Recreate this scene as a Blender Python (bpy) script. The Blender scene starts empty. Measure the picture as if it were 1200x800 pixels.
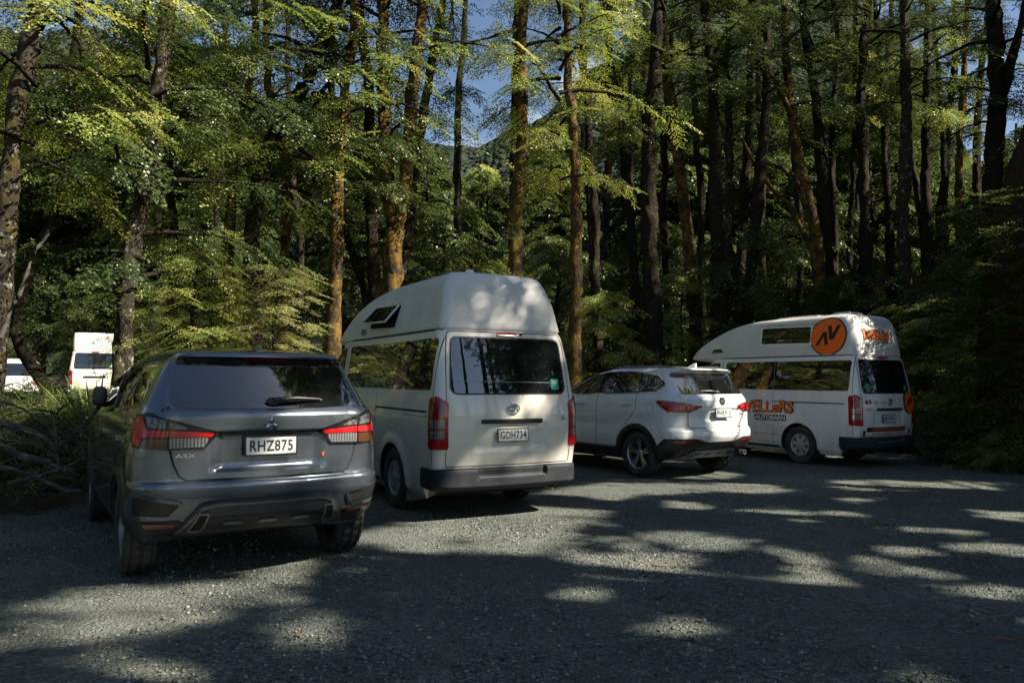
import bpy, bmesh, math, random
import numpy as np
from mathutils import Vector, Matrix
from mathutils.bvhtree import BVHTree
from mathutils.geometry import delaunay_2d_cdt
R = math.radians
random.seed(7)
RNG = np.random.default_rng(11)
SC = bpy.context.scene
COL = SC.collection

# ------------------------------------------------------------------ camera
CAM_H, FPX, PITCH = 1.42, 909.0, R(3.05)
cd = bpy.data.cameras.new('camera')
cd.sensor_width = 36.0
cd.lens = 36.0 * FPX / 1200.0
cd.clip_end = 6000
cam = bpy.data.objects.new('camera', cd)
cam.location = (0, 0, CAM_H)
cam.rotation_euler = (R(90) + PITCH, 0, 0)
cam.rotation_euler.rotate_axis('Z', R(0.25))
COL.objects.link(cam)
SC.camera = cam
# ------------------------------------------------------------------ sky, sun, exposure
SUN_EL, SUN_AZ = R(42), R(-18)           # azimuth counted from +X (the right) towards +Y
SUN = Vector((math.cos(SUN_EL)*math.cos(SUN_AZ), math.cos(SUN_EL)*math.sin(SUN_AZ), math.sin(SUN_EL)))
w = bpy.data.worlds.new('World'); SC.world = w; w.use_nodes = True
nt = w.node_tree
sky = nt.nodes.new('ShaderNodeTexSky'); sky.sky_type = 'NISHITA'; sky.sun_disc = False
sky.sun_elevation = SUN_EL; sky.sun_rotation = R(90) - SUN_AZ
sky.altitude = 300; sky.air_density = 1.0; sky.dust_density = 0.6
nt.nodes['Background'].inputs['Strength'].default_value = 0.045
# scattered fair-weather clouds, laid out on the sky by direction
geo_ = nt.nodes.new('ShaderNodeTexCoord'); sp_ = nt.nodes.new('ShaderNodeSeparateXYZ'); nt.links.new(geo_.outputs['Generated'], sp_.inputs[0])
def wm(op, p, q):
    n = nt.nodes.new('ShaderNodeMath'); n.operation = op
    for k, v in enumerate((p, q)):
        if isinstance(v, (int, float)): n.inputs[k].default_value = v
        else: nt.links.new(v, n.inputs[k])
    return n.outputs[0]
den = wm('ADD', wm('MAXIMUM', sp_.outputs[2], 0.0), .12); cb = nt.nodes.new('ShaderNodeCombineXYZ')
nt.links.new(wm('DIVIDE', sp_.outputs[0], den), cb.inputs[0]); nt.links.new(wm('DIVIDE', sp_.outputs[1], den), cb.inputs[1])
cn = nt.nodes.new('ShaderNodeTexNoise'); cn.inputs['Scale'].default_value = .75; cn.inputs['Detail'].default_value = 9; cn.inputs['Roughness'].default_value = .58; nt.links.new(cb.outputs[0], cn.inputs['Vector'])
cr_ = nt.nodes.new('ShaderNodeMapRange'); cr_.inputs['From Min'].default_value = .56; cr_.inputs['From Max'].default_value = .72; nt.links.new(cn.outputs['Fac'], cr_.inputs['Value'])
cm = nt.nodes.new('ShaderNodeMix'); cm.data_type = 'RGBA'; cm.inputs[7].default_value = (11, 11.5, 12.5, 1); cy2 = nt.nodes.new('ShaderNodeMapRange'); cy2.inputs['From Min'].default_value = -.3; cy2.inputs['From Max'].default_value = .1; nt.links.new(sp_.outputs[1], cy2.inputs['Value']); nt.links.new(wm('MULTIPLY', cr_.outputs[0], cy2.outputs[0]), cm.inputs[0]); nt.links.new(sky.outputs[0], cm.inputs[6])
nt.links.new(cm.outputs[2], nt.nodes['Background'].inputs['Color'])
sl = bpy.data.lights.new('sun', 'SUN'); sl.energy = 5.0; sl.angle = R(0.53); sl.color = (1.0, 0.91, 0.76)
so = bpy.data.objects.new('sun', sl); COL.objects.link(so)
so.rotation_euler = SUN.to_track_quat('Z', 'Y').to_euler()
vs = SC.view_settings
vs.view_transform = 'Standard'; vs.look = 'None'; vs.gamma = 1; vs.use_curve_mapping = False
vs.exposure = 1.65
cy = SC.cycles
cy.max_bounces = 6; cy.diffuse_bounces = 3; cy.glossy_bounces = 3; cy.transmission_bounces = 4
cy.use_denoising = True
try: cy.denoiser = 'OPENIMAGEDENOISE'
except Exception: pass
cy.caustics_reflective = False; cy.caustics_refractive = False
cy.sample_clamp_indirect = 6

# ------------------------------------------------------------------ tagging
def tag(o, label=None, cat=None, group=None, kind=None):
    if label: o['label'] = label
    if cat: o['category'] = cat
    if group: o['group'] = group
    if kind: o['kind'] = kind
    return o
def empty(name, loc, rz=0.0, parent=None):
    o = bpy.data.objects.new(name, None); COL.objects.link(o)
    o.location = loc; o.rotation_euler = (0, 0, rz); o.empty_display_size = .3
    if parent: o.parent = parent
    return o
def link(name, me, mats, parent=None, loc=None):
    o = bpy.data.objects.new(name, me); COL.objects.link(o)
    if not isinstance(mats, (list, tuple)): mats = [mats]
    if not me.materials:
        for m in mats: me.materials.append(m)
    if parent: o.parent = parent
    if loc is not None: o.location = loc
    return o
def np_mesh(name, verts, faces, smooth=False, tone=None):
    """verts (n,3); faces (m,k) all with the same k"""
    me = bpy.data.meshes.new(name)
    verts = np.ascontiguousarray(verts, dtype=np.float32); faces = np.ascontiguousarray(faces, dtype=np.int32)
    m, k = faces.shape
    me.vertices.add(len(verts)); me.vertices.foreach_set('co', verts.ravel())
    me.loops.add(m*k); me.loops.foreach_set('vertex_index', faces.ravel())
    me.polygons.add(m)
    me.polygons.foreach_set('loop_start', np.arange(0, m*k, k, dtype=np.int32))
    me.polygons.foreach_set('loop_total', np.full(m, k, dtype=np.int32))
    if smooth: me.polygons.foreach_set('use_smooth', np.ones(m, dtype=bool))
    if tone is not None:
        a = me.attributes.new('tone', 'FLOAT', 'FACE'); a.data.foreach_set('value', np.ascontiguousarray(tone, dtype=np.float32))
    me.update(calc_edges=True)
    return me
def bm_mesh(name, bm, smooth=True, sharp=40):
    me = bpy.data.meshes.new(name); bm.to_mesh(me); bm.free()
    if smooth:
        me.polygons.foreach_set('use_smooth', np.ones(len(me.polygons), dtype=bool))
        me.set_sharp_from_angle(angle=R(sharp))
    me.update()
    return me

# ------------------------------------------------------------------ materials
def mat(name, col, rough=.5, metal=0., spec=.5, coat=0., coat_r=.03, bump=None, vary=None):
    m = bpy.data.materials.new(name); m.use_nodes = True
    n = m.node_tree; b = n.nodes['Principled BSDF']
    b.inputs['Base Color'].default_value = (*col, 1); b.inputs['Roughness'].default_value = rough
    b.inputs['Metallic'].default_value = metal; b.inputs['Specular IOR Level'].default_value = spec
    b.inputs['Coat Weight'].default_value = coat; b.inputs['Coat Roughness'].default_value = coat_r
    tc = n.nodes.new('ShaderNodeTexCoord')
    if vary:            # (scale, second colour, low, high)
        t = n.nodes.new('ShaderNodeTexNoise'); t.inputs['Scale'].default_value = vary[0]; t.inputs['Detail'].default_value = 8
        r = n.nodes.new('ShaderNodeValToRGB'); r.color_ramp.elements[0].position = vary[2]; r.color_ramp.elements[1].position = vary[3]
        r.color_ramp.elements[0].color = (*col, 1); r.color_ramp.elements[1].color = (*vary[1], 1)
        n.links.new(tc.outputs['Object'], t.inputs['Vector']); n.links.new(t.outputs['Fac'], r.inputs[0])
        n.links.new(r.outputs[0], b.inputs['Base Color'])
    if bump:            # (scale, strength, distance)
        t = n.nodes.new('ShaderNodeTexNoise'); t.inputs['Scale'].default_value = bump[0]; t.inputs['Detail'].default_value = 6
        p = n.nodes.new('ShaderNodeBump'); p.inputs['Strength'].default_value = bump[1]; p.inputs['Distance'].default_value = bump[2]
        n.links.new(tc.outputs['Object'], t.inputs['Vector']); n.links.new(t.outputs['Fac'], p.inputs['Height'])
        n.links.new(p.outputs[0], b.inputs['Normal'])
    return m
def paint(name, col, metal=0., rough=.35, dust=(.16, .14, .11), dust_h=.75, dust_amt=.55):
    """car paint: clear coat, slight orange peel, road dust on the lower panels and faint smears higher up"""
    m = mat(name, col, rough, metal, .5, 1.0, .035)
    n = m.node_tree; b = n.nodes['Principled BSDF']; L = n.links
    tc = n.nodes.new('ShaderNodeTexCoord'); sx = n.nodes.new('ShaderNodeSeparateXYZ'); L.new(tc.outputs['Object'], sx.inputs[0])
    mr = n.nodes.new('ShaderNodeMapRange'); mr.inputs['From Min'].default_value = dust_h; mr.inputs['From Max'].default_value = .2
    mr.inputs['To Min'].default_value = .05; mr.inputs['To Max'].default_value = dust_amt; L.new(sx.outputs['Z'], mr.inputs['Value'])
    t = n.nodes.new('ShaderNodeTexNoise'); t.inputs['Scale'].default_value = 3.5; t.inputs['Detail'].default_value = 10; t.inputs['Roughness'].default_value = .7
    L.new(tc.outputs['Object'], t.inputs['Vector'])
    r = n.nodes.new('ShaderNodeMapRange'); r.inputs['From Min'].default_value = .35; r.inputs['From Max'].default_value = .7; L.new(t.outputs['Fac'], r.inputs['Value'])
    mu = n.nodes.new('ShaderNodeMath'); mu.operation = 'MULTIPLY'; L.new(mr.outputs[0], mu.inputs[0]); L.new(r.outputs[0], mu.inputs[1])
    mx = n.nodes.new('ShaderNodeMix'); mx.data_type = 'RGBA'; mx.inputs[6].default_value = (*col, 1); mx.inputs[7].default_value = (*dust, 1)
    L.new(mu.outputs[0], mx.inputs[0])
    mp = n.nodes.new('ShaderNodeMapping'); mp.inputs['Scale'].default_value = (9, 9, .8); L.new(tc.outputs['Object'], mp.inputs['Vector'])      # rain streaks
    t2 = n.nodes.new('ShaderNodeTexNoise'); t2.inputs['Scale'].default_value = 1.2; t2.inputs['Detail'].default_value = 6; L.new(mp.outputs[0], t2.inputs['Vector'])
    r2 = n.nodes.new('ShaderNodeMapRange'); r2.inputs['From Min'].default_value = .48; r2.inputs['From Max'].default_value = .75; r2.inputs['To Max'].default_value = .13; L.new(t2.outputs['Fac'], r2.inputs['Value'])
    m2 = n.nodes.new('ShaderNodeMix'); m2.data_type = 'RGBA'; m2.inputs[7].default_value = (*dust, 1); L.new(r2.outputs[0], m2.inputs[0]); L.new(mx.outputs[2], m2.inputs[6]); L.new(m2.outputs[2], b.inputs['Base Color'])
    cr = n.nodes.new('ShaderNodeMapRange'); cr.inputs['To Min'].default_value = .03; cr.inputs['To Max'].default_value = .6; L.new(mu.outputs[0], cr.inputs['Value'])
    L.new(cr.outputs[0], b.inputs['Coat Roughness'])
    if metal:
        md = n.nodes.new('ShaderNodeMapRange'); md.inputs['To Min'].default_value = metal; md.inputs['To Max'].default_value = 0; L.new(mu.outputs[0], md.inputs['Value']); L.new(md.outputs[0], b.inputs['Metallic'])
    return m
def pane(name, col=(.006, .007, .008), spec=.62):
    """tinted car glass with a film of dust that roughens it in patches"""
    m = mat(name, col, .015, 0, spec); m.node_tree.nodes['Principled BSDF'].inputs['IOR'].default_value = 1.95
    n = m.node_tree; b = n.nodes['Principled BSDF']; L = n.links
    tc = n.nodes.new('ShaderNodeTexCoord'); t = n.nodes.new('ShaderNodeTexNoise'); t.inputs['Scale'].default_value = 5; t.inputs['Detail'].default_value = 8
    L.new(tc.outputs['Object'], t.inputs['Vector'])
    r = n.nodes.new('ShaderNodeMapRange'); r.inputs['From Min'].default_value = .5; r.inputs['From Max'].default_value = .8
    r.inputs['To Min'].default_value = 0; r.inputs['To Max'].default_value = .015; L.new(t.outputs['Fac'], r.inputs['Value'])
    mx = n.nodes.new('ShaderNodeMix'); mx.data_type = 'RGBA'; mx.inputs[6].default_value = (*col, 1); mx.inputs[7].default_value = (.3, .28, .24, 1)
    L.new(r.outputs[0], mx.inputs[0]); L.new(mx.outputs[2], b.inputs['Base Color'])
    return m
M = {}
M['silver'] = paint('grey_metallic_paint', (.125, .142, .168), .8, .25, dust=(.12, .115, .105), dust_amt=.3)
M['cream'] = paint('warm_white_paint', (.70, .67, .585), dust_h=1.0, dust_amt=.55)
M['white'] = paint('white_paint', (.72, .72, .70), dust_h=1.0, dust_amt=.55)
M['pearl'] = paint('pearl_white_paint', (.66, .67, .68), .0, .3, dust_h=.6, dust_amt=.35)
M['gel'] = mat('fibreglass_gelcoat', (.60, .59, .56), .38, 0, .5, .3, .15, bump=(60, .04, .01), vary=(2.5, (.50, .485, .44), .45, .8))
M['glass'] = pane('tinted_glass')
M['black'] = mat('black_plastic', (.018, .018, .019), .45, bump=(220, .15, .004), vary=(6, (.05, .048, .043), .5, .85))
M['gloss'] = mat('gloss_black', (.008, .008, .009), .08)
M['grey'] = mat('grey_plastic', (.045, .049, .054), .5, bump=(200, .12, .004), vary=(5, (.12, .115, .105), .5, .9))
M['skid'] = mat('skid_plate_silver', (.20, .205, .21), .38, .5)
M['bumper'] = mat('charcoal_bumper', (.016, .019, .024), .6, 0, .2, bump=(180, .1, .004), vary=(4, (.05, .048, .044), .5, .9))
M['seam'] = mat('shut_line', (.006, .006, .006), .9)
M['well'] = mat('wheel_well', (.008, .008, .008), .95)
M['chrome'] = mat('chrome', (.75, .76, .78), .08, 1.0)
M['alloy'] = mat('alloy', (.55, .56, .57), .28, .9, vary=(9, (.30, .27, .22), .5, .9))
M['hub'] = mat('hubcap', (.40, .41, .42), .4, .5, vary=(9, (.24, .22, .18), .45, .85))
M['rubber'] = mat('tyre_rubber', (.016, .016, .017), .75, bump=(90, .3, .004), vary=(7, (.07, .063, .052), .45, .8))
M['red'] = mat('red_lens', (.42, .006, .010), .15, 0, .5, .35, .02)
M['lamp'] = mat('lamp_red', (.30, .005, .009), .14, 0, .5, .5, .02)
M['dred'] = mat('dark_red_lens', (.16, .004, .006), .12, 0, .6, 1.0, .02)
M['clear'] = mat('clear_lens', (.34, .34, .34), .2, .3, .6, 1.0, .02, vary=(45, (.20, .20, .20), .4, .6))
def ribbed(m):      # vertical ribs moulded into the lens
    n = m.node_tree; b = n.nodes['Principled BSDF']; tc = n.nodes.new('ShaderNodeTexCoord'); w_ = n.nodes.new('ShaderNodeTexWave'); w_.bands_direction = 'X'; w_.inputs['Scale'].default_value = 14; w_.inputs['Distortion'].default_value = .3
    n.links.new(tc.outputs['Object'], w_.inputs['Vector']); r = n.nodes.new('ShaderNodeValToRGB'); r.color_ramp.elements[0].color = (.05, .05, .052, 1); r.color_ramp.elements[1].color = (.24, .24, .24, 1); n.links.new(w_.outputs['Fac'], r.inputs[0]); n.links.new(r.outputs[0], b.inputs['Base Color'])
ribbed(M['clear'])
M['dalloy'] = mat('dark_alloy', (.16, .16, .165), .35, .8, vary=(9, (.10, .09, .075), .5, .9))
M['amber'] = mat('amber_lens', (.075, .03, .012), .18, 0, .5, .4, .02)
M['plate'] = mat('plate_white', (.50, .51, .50), .35)
M['ink'] = mat('plate_ink', (.01, .01, .012), .5)
M['orange'] = mat('orange_vinyl', (.80, .13, .008), .35)
M['tblack'] = mat('black_vinyl', (.010, .010, .014), .35)
M['twhite'] = mat('white_vinyl', (.72, .72, .72), .35)
M['green'] = mat('green_sticker', (.01, .28, .16), .4)
M['pink'] = mat('crimson_sticker', (.45, .02, .07), .4)
M['smoke'] = mat('smoked_lens', (.05, .05, .052), .15, 0, .6, .6, .02, vary=(40, (.14, .14, .14), .45, .6))
M['sky_glass'] = pane('coated_glass'); M['sky_glass'].node_tree.nodes['Principled BSDF'].inputs['IOR'].default_value = 2.7
M['seat'] = mat('seat_fabric', (.16, .17, .17), .9)

# ------------------------------------------------------------------ vehicle toolkit
def pchip(t, y, tq):
    """monotone cubic interpolation"""
    t = np.asarray(t, float); y = np.asarray(y, float); h = np.diff(t); d = np.diff(y)/h
    m = np.zeros_like(y); m[0] = d[0]; m[-1] = d[-1]
    for i in range(1, len(y)-1):
        if d[i-1]*d[i] > 0:
            w1 = 2*h[i]+h[i-1]; w2 = h[i]+2*h[i-1]; m[i] = (w1+w2)/(w1/d[i-1]+w2/d[i])
    k = np.clip(np.searchsorted(t, tq, side='right')-1, 0, len(h)-1); s = (tq-t[k])/h[k]
    return ((1+2*s)*(1-s)**2)*y[k]+s*(1-s)**2*h[k]*m[k]+s*s*(3-2*s)*y[k+1]+s*s*(s-1)*h[k]*m[k+1]
def sstep(a, b, x):
    t = np.clip((x-a)/(b-a), 0, 1); return t*t*(3-2*t)
class Shell:
    """a car skin: plan outlines stacked from sill to roof, then shaped by sculpt functions
       rows: z, half_width, y_rear, y_front, rear_bow, rear_corner, front_bow, front_corner"""
    def __init__(s, rows, step=.022, sculpt=(), nR=46, nC=12, nS=150, nF=14, rl=1.0):
        rows = np.array(rows, float)
        t = np.concatenate([[0], np.cumsum(np.maximum(.004, np.sqrt((np.diff(rows[:, :4], axis=0)**2*[1, 1, .3, .02]).sum(1))))])
        n = int(t[-1]/step)+2; tq = np.unique(np.concatenate([np.linspace(0, t[-1], n), t]))
        P = np.stack([pchip(t, rows[:, c], tq) for c in range(8)], 1)
        u = np.linspace(0, 1, nR, endpoint=False); th = np.linspace(0, np.pi/2, nC, endpoint=False); sS = np.linspace(0, 1, nS, endpoint=False)
        rings = []
        for z, hw, yr, yf, br, rr, bf, rf in P:
            rr = min(rr, hw*.9); rf = min(rf, hw*.9)
            x1 = hw-rr; xr = u*x1; yrr = yr+br*(xr/max(hw, 1e-3))**2; y1 = yr+br*(x1/max(hw, 1e-3))**2; ry = rr*rl
            xc = x1+rr*np.sin(th); yc = y1+ry*(1-np.cos(th))
            x2 = hw-rf; y2 = yf-bf*(x2/max(hw, 1e-3))**2
            ys = (y1+ry)+(y2-rf-y1-ry)*sS; xs = np.full(nS, hw)
            xf = x2+rf*np.cos(th); yfc = y2-rf+rf*np.sin(th)
            v = np.linspace(0, 1, nF+1); xq = x2*(1-v); yq = yf-bf*(xq/max(hw, 1e-3))**2
            hx = np.concatenate([xr, xc, xs, xf, xq]); hy = np.concatenate([yrr, yc, ys, yfc, yq])
            x = np.concatenate([hx, -hx[-2:0:-1]]); y = np.concatenate([hy, hy[-2:0:-1]])
            rings.append(np.stack([x, y, np.full_like(x, z)], 1))
        V = np.array(rings); nz, nl, _ = V.shape; V = V.reshape(-1, 3)
        for f in sculpt: V = f(V)
        i = np.arange(nl); j = (i+1) % nl; k = np.arange(nz-1)[:, None]*nl
        F = np.stack([k+i, k+j, k+nl+j, k+nl+i], -1).reshape(-1, 4)
        s.V, s.F, s.nl, s.nz = V, F, nl, nz
        bot = np.arange(nl)[::-1]; top = (nz-1)*nl+np.arange(nl)
        s.faces = [tuple(f) for f in F.tolist()]+[tuple(bot.tolist()), tuple(top.tolist())]
        s.bvh = BVHTree.FromPolygons([Vector(v) for v in V.tolist()], [tuple(f) for f in F.tolist()]+[tuple(top.tolist())])
        P_ = V.reshape(nz, nl, 3); du = np.roll(P_, -1, 1)-np.roll(P_, 1, 1); dv = np.gradient(P_, axis=0)
        N_ = np.cross(du, dv); s.NV = (N_/np.maximum(1e-9, np.linalg.norm(N_, axis=2, keepdims=True))).reshape(-1, 3)
    def normal(s, o, d):
        h = s.bvh.ray_cast(o, d)
        if h[0] is None: h = s.bvh.find_nearest(o+d*5.2)
        if h[2] >= len(s.F): return h[1]
        q = s.F[h[2]]; w_ = 1/(np.linalg.norm(s.V[q]-np.array(h[0]), axis=1)+1e-3); n = (s.NV[q]*w_[:, None]).sum(0)
        v = Vector(n).normalized()
        if v.length < .5: return h[1] if h[1].dot(d) < 0 else -h[1]
        return v if v.dot(d) < 0 else h[1] if h[1].dot(d) < 0 else -h[1]
    def mesh(s, name, cuts=(), sharp=38):
        me = bpy.data.meshes.new(name); me.from_pydata(s.V.tolist(), [], s.faces); me.update()
        me.materials.append(None); me.materials.append(None)
        if cuts:
            o = bpy.data.objects.new('tmp', me); COL.objects.link(o); tmp = []
            for (cy_, cz, r, xin, xout) in cuts:
                bm = bmesh.new()
                bmesh.ops.create_cone(bm, cap_ends=True, segments=72, radius1=r, radius2=r, depth=abs(xout-xin), matrix=Matrix.Translation(((xin+xout)/2, cy_, cz)) @ Matrix.Rotation(R(90), 4, 'Y'))
                cm = bpy.data.meshes.new('cut'); bm.to_mesh(cm); bm.free()
                c = bpy.data.objects.new('cut', cm); COL.objects.link(c); tmp.append(c)
                b = o.modifiers.new('b', 'BOOLEAN'); b.object = c; b.operation = 'DIFFERENCE'; b.solver = 'EXACT'
            dg = bpy.context.evaluated_depsgraph_get()
            me2 = bpy.data.meshes.new_from_object(o.evaluated_get(dg)); me2.name = name
            for c in tmp:
                cm = c.data; bpy.data.objects.remove(c); bpy.data.meshes.remove(cm)
            bpy.data.objects.remove(o); bpy.data.meshes.remove(me); me = me2
            while len(me.materials) < 2: me.materials.append(None)
            for p in me.polygons:
                p.material_index = 0
                for (cy_, cz, r, xin, xout) in cuts:
                    if math.hypot(p.center.y-cy_, p.center.z-cz) < r*1.0012 and min(xin, xout)-.01 < p.center.x < max(xin, xout): p.material_index = 1
        me.polygons.foreach_set('use_smooth', np.ones(len(me.polygons), dtype=bool)); me.set_sharp_from_angle(angle=R(sharp))
        return me
VIEWS = {'rear': (0, 1, 0), 'left': (1, 0, 0), 'right': (-1, 0, 0), 'front': (0, -1, 0), 'top': (0, 0, -1)}
def vframe(view):
    d = Vector(VIEWS[view]) if isinstance(view, str) else Vector((math.sin(R(view)), math.cos(R(view)), 0))  # angle: 0 = rear, 90 = left
    if view == 'top': return d, Vector((1, 0, 0)), Vector((0, 1, 0))
    if view in ('left', 'right'): return d, Vector((0, 1, 0)), Vector((0, 0, 1))
    if view in ('rear', 'front'): return d, Vector((1, 0, 0)), Vector((0, 0, 1))
    return d, Vector((d.y, -d.x, 0)), Vector((0, 0, 1))
def rounded(pts, r=.05, n=6):
    out = []; N = len(pts)
    for i in range(N):
        p = Vector(pts[i][:2]); ri = pts[i][2] if len(pts[i]) > 2 else r
        a = Vector(pts[i-1][:2])-p; b = Vector(pts[(i+1) % N][:2])-p
        la, lb = a.length, b.length; a /= la; b /= lb
        if ri <= 0: out.append((p.x, p.y)); continue
        ang = a.angle(b); t = min(ri/math.tan(ang/2), la*.48, lb*.48)
        p0, p1 = p+a*t, p+b*t
        for k in range(n+1):
            s = k/n; q = p0*(1-s)**2+p*2*s*(1-s)+p1*s*s; out.append((q.x, q.y))
    return out
def circle(cx, cy_, rx, ry=None, n=40):
    ry = ry or rx
    return [(cx+rx*math.cos(2*math.pi*k/n), cy_+ry*math.sin(2*math.pi*k/n)) for k in range(n)]
def inside(p, poly):
    c = False; x, y = p; j = len(poly)-1
    for i in range(len(poly)):
        xi, yi = poly[i]; xj, yj = poly[j]
        if (yi > y) != (yj > y) and x < (xj-xi)*(y-yi)/(yj-yi)+xi: c = not c
        j = i
    return c
def densify(poly, m=.05, closed=True):
    out = []; N = len(poly)
    for i in range(N if closed else N-1):
        a = Vector(poly[i]); b = Vector(poly[(i+1) % N]); k = max(1, int((b-a).length/m))
        out += [tuple(a+(b-a)*(q/k)) for q in range(k)]
    if not closed: out.append(tuple(poly[-1]))
    return out
def hit(sh, view, p, off=0.):
    d, a, b = vframe(view)
    o = a*p[0]+b*p[1]-d*6
    if sh is None: return o
    h = sh.bvh.ray_cast(o, d)
    if h[0] is None:
        h = sh.bvh.find_nearest(a*p[0]+b*p[1]-d*.8)
    return h[0]-d*off
def patch_bm(sh, poly, view, off=.003, depth=.012, res=.05, bulge=0., nrm=None):
    """a panel that follows the skin: outline drawn in the view's plane, laid on the skin, with real edges"""
    poly = densify(poly, res)
    xs = [p[0] for p in poly]; ys = [p[1] for p in poly]
    pts = [Vector(p) for p in poly]; extra = []
    nx = int((max(xs)-min(xs))/res); ny = int((max(ys)-min(ys))/res)
    A = np.array(poly)
    for i in range(1, nx+1):
        for j in range(1, ny+1):
            q = (min(xs)+(max(xs)-min(xs))*i/(nx+1), min(ys)+(max(ys)-min(ys))*j/(ny+1))
            if inside(q, poly) and np.min(np.hypot(A[:, 0]-q[0], A[:, 1]-q[1])) > res*.45: extra.append(Vector(q))
    r = delaunay_2d_cdt(pts+extra, [], [list(range(len(pts)))], 1, 1e-5)
    d, a, b = vframe(view)
    bm = bmesh.new(); vs_ = []
    for q in r[0]:
        o = off
        if bulge:
            e = np.min(np.hypot(A[:, 0]-q[0], A[:, 1]-q[1])); o += bulge*min(1, e/.05)**.6
        vs_.append(bm.verts.new(hit(sh, view, q, o)))
        if nrm is not None: nrm.append(sh.normal(a*q[0]+b*q[1]-d*6, d))
    for f in r[2]:
        try: bm.faces.new([vs_[k] for k in f])
        except ValueError: pass
    bm.normal_update()
    for f in bm.faces:
        if f.normal.dot(d) > 0: f.normal_flip()
    be = [e for e in bm.edges if len(e.link_faces) == 1]
    if depth > 0:
        g = bmesh.ops.extrude_edge_only(bm, edges=be)
        nv = [x for x in g['geom'] if isinstance(x, bmesh.types.BMVert)]
        for v in nv: v.co += d*(depth+off)
        bmesh.ops.recalc_face_normals(bm, faces=bm.faces)
        # keep the outer face looking out
        big = max(bm.faces, key=lambda f: f.calc_area())
        if big.normal.dot(d) > .2:
            for f in bm.faces: f.normal_flip()
    return bm
def patch(name, sh, poly, view, m, parent, off=.003, depth=.012, res=.05, bulge=0., sharp=35):
    nrm = []; me = bm_mesh(name, patch_bm(sh, poly, view, off, depth, res, bulge, nrm), sharp=sharp)
    d, a, b = vframe(view)
    if m in (M['glass'], M['sky_glass']) and len(nrm) > 12:     # a pane is one even curve
        Q = np.array([tuple(v.co) for v in me.vertices])[:len(nrm)]; p, q, t = Q@np.array(a), Q@np.array(b), Q@np.array(d); p0, q0 = p.mean(), q.mean()
        A = np.stack([np.ones_like(p), p-p0, q-q0, (p-p0)**2, (p-p0)*(q-q0), (q-q0)**2], 1); c = np.linalg.lstsq(A, t, rcond=None)[0]
        nrm = [(a*(c[1]+2*c[3]*(x-p0)+c[4]*(y-q0))+b*(c[2]+c[4]*(x-p0)+2*c[5]*(y-q0))-d).normalized() for x, y in zip(p, q)]
    if len(nrm) <= len(me.vertices):     # shade with the smooth normals of the skin underneath
        me.normals_split_custom_set_from_vertices([tuple(n) for n in nrm]+[tuple(-d)]*(len(me.vertices)-len(nrm)))
    return link(name, me, m, parent)
def ribbon_bm(bm, sh, line, view, wd=.006, off=.0012, closed=False):
    line = densify(line, .04, closed); N = len(line)
    d, a, b = vframe(view); prev = None; first = None
    for i in range(N):
        p = Vector(line[i]); q0 = Vector(line[i-1] if (i or closed) else line[i]); q1 = Vector(line[(i+1) % N] if (i < N-1 or closed) else line[i])
        t = (q1-q0).normalized(); nrm = Vector((-t.y, t.x))*wd/2
        cur = (bm.verts.new(hit(sh, view, p+nrm, off)), bm.verts.new(hit(sh, view, p-nrm, off)))
        if prev: bm.faces.new((prev[0], prev[1], cur[1], cur[0]))
        else: first = cur
        prev = cur
    if closed: bm.faces.new((prev[0], prev[1], first[1], first[0]))
def ribbons(name, sh, lines, m, parent, wd=.006, off=.0012):
    for (line, view, closed) in lines:
        bm = bmesh.new(); ribbon_bm(bm, sh, line, view, wd, off, closed); o = link(name, bm_mesh(name, bm, smooth=False), m, parent)
    return o
def box_bm(bm, cx, cy_, cz, sx, sy, sz, bev=.004, rot=None):
    mt = Matrix.Translation((cx, cy_, cz))
    if rot: mt = mt @ rot
    r = bmesh.ops.create_cube(bm, size=1, matrix=mt @ Matrix.Diagonal((sx, sy, sz, 1)))
    if bev:
        es = list({e for v in r['verts'] for e in v.link_edges}); bmesh.ops.bevel(bm, geom=es, offset=bev, segments=2, affect='EDGES')
def box(name, c, s, m, parent, bev=.004, rot=None):
    bm = bmesh.new(); box_bm(bm, *c, *s, bev, rot); return link(name, bm_mesh(name, bm), m, parent)
def tube_bm(bm, pts, rad, n=8, cap=True):
    pts = [Vector(p) for p in pts]; N = len(pts); rad = rad if isinstance(rad, (list, tuple)) else [rad]*N
    rings = []; ref = Vector((0, 0, 1))
    for i in range(N):
        t = (pts[min(i+1, N-1)]-pts[max(i-1, 0)]).normalized()
        a = t.cross(ref if abs(t.dot(ref)) < .95 else Vector((1, 0, 0))).normalized(); b = a.cross(t)
        rings.append([bm.verts.new(pts[i]+(a*math.cos(2*math.pi*k/n)+b*math.sin(2*math.pi*k/n))*rad[i]) for k in range(n)])
    for i in range(N-1):
        for k in range(n): bm.faces.new((rings[i][k], rings[i][(k+1) % n], rings[i+1][(k+1) % n], rings[i+1][k]))
    if cap:
        bm.faces.new(rings[0][::-1]); bm.faces.new(rings[-1])
def lathe_x(bm, prof, n=64, fn=None):
    """prof: (x, radius) around the X axis"""
    rings = []
    for k in range(n):
        a = 2*math.pi*k/n; rings.append([bm.verts.new((x, r_*math.cos(a), r_*math.sin(a))) for x, r_ in [(fn(i, k, x, r) if fn else (x, r)) for i, (x, r) in enumerate(prof)]])
    for k in range(n):
        A, B = rings[k], rings[(k+1) % n]
        for i in range(len(prof)-1): bm.faces.new((A[i], A[i+1], B[i+1], B[i]))
_fonts = {}
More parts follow.
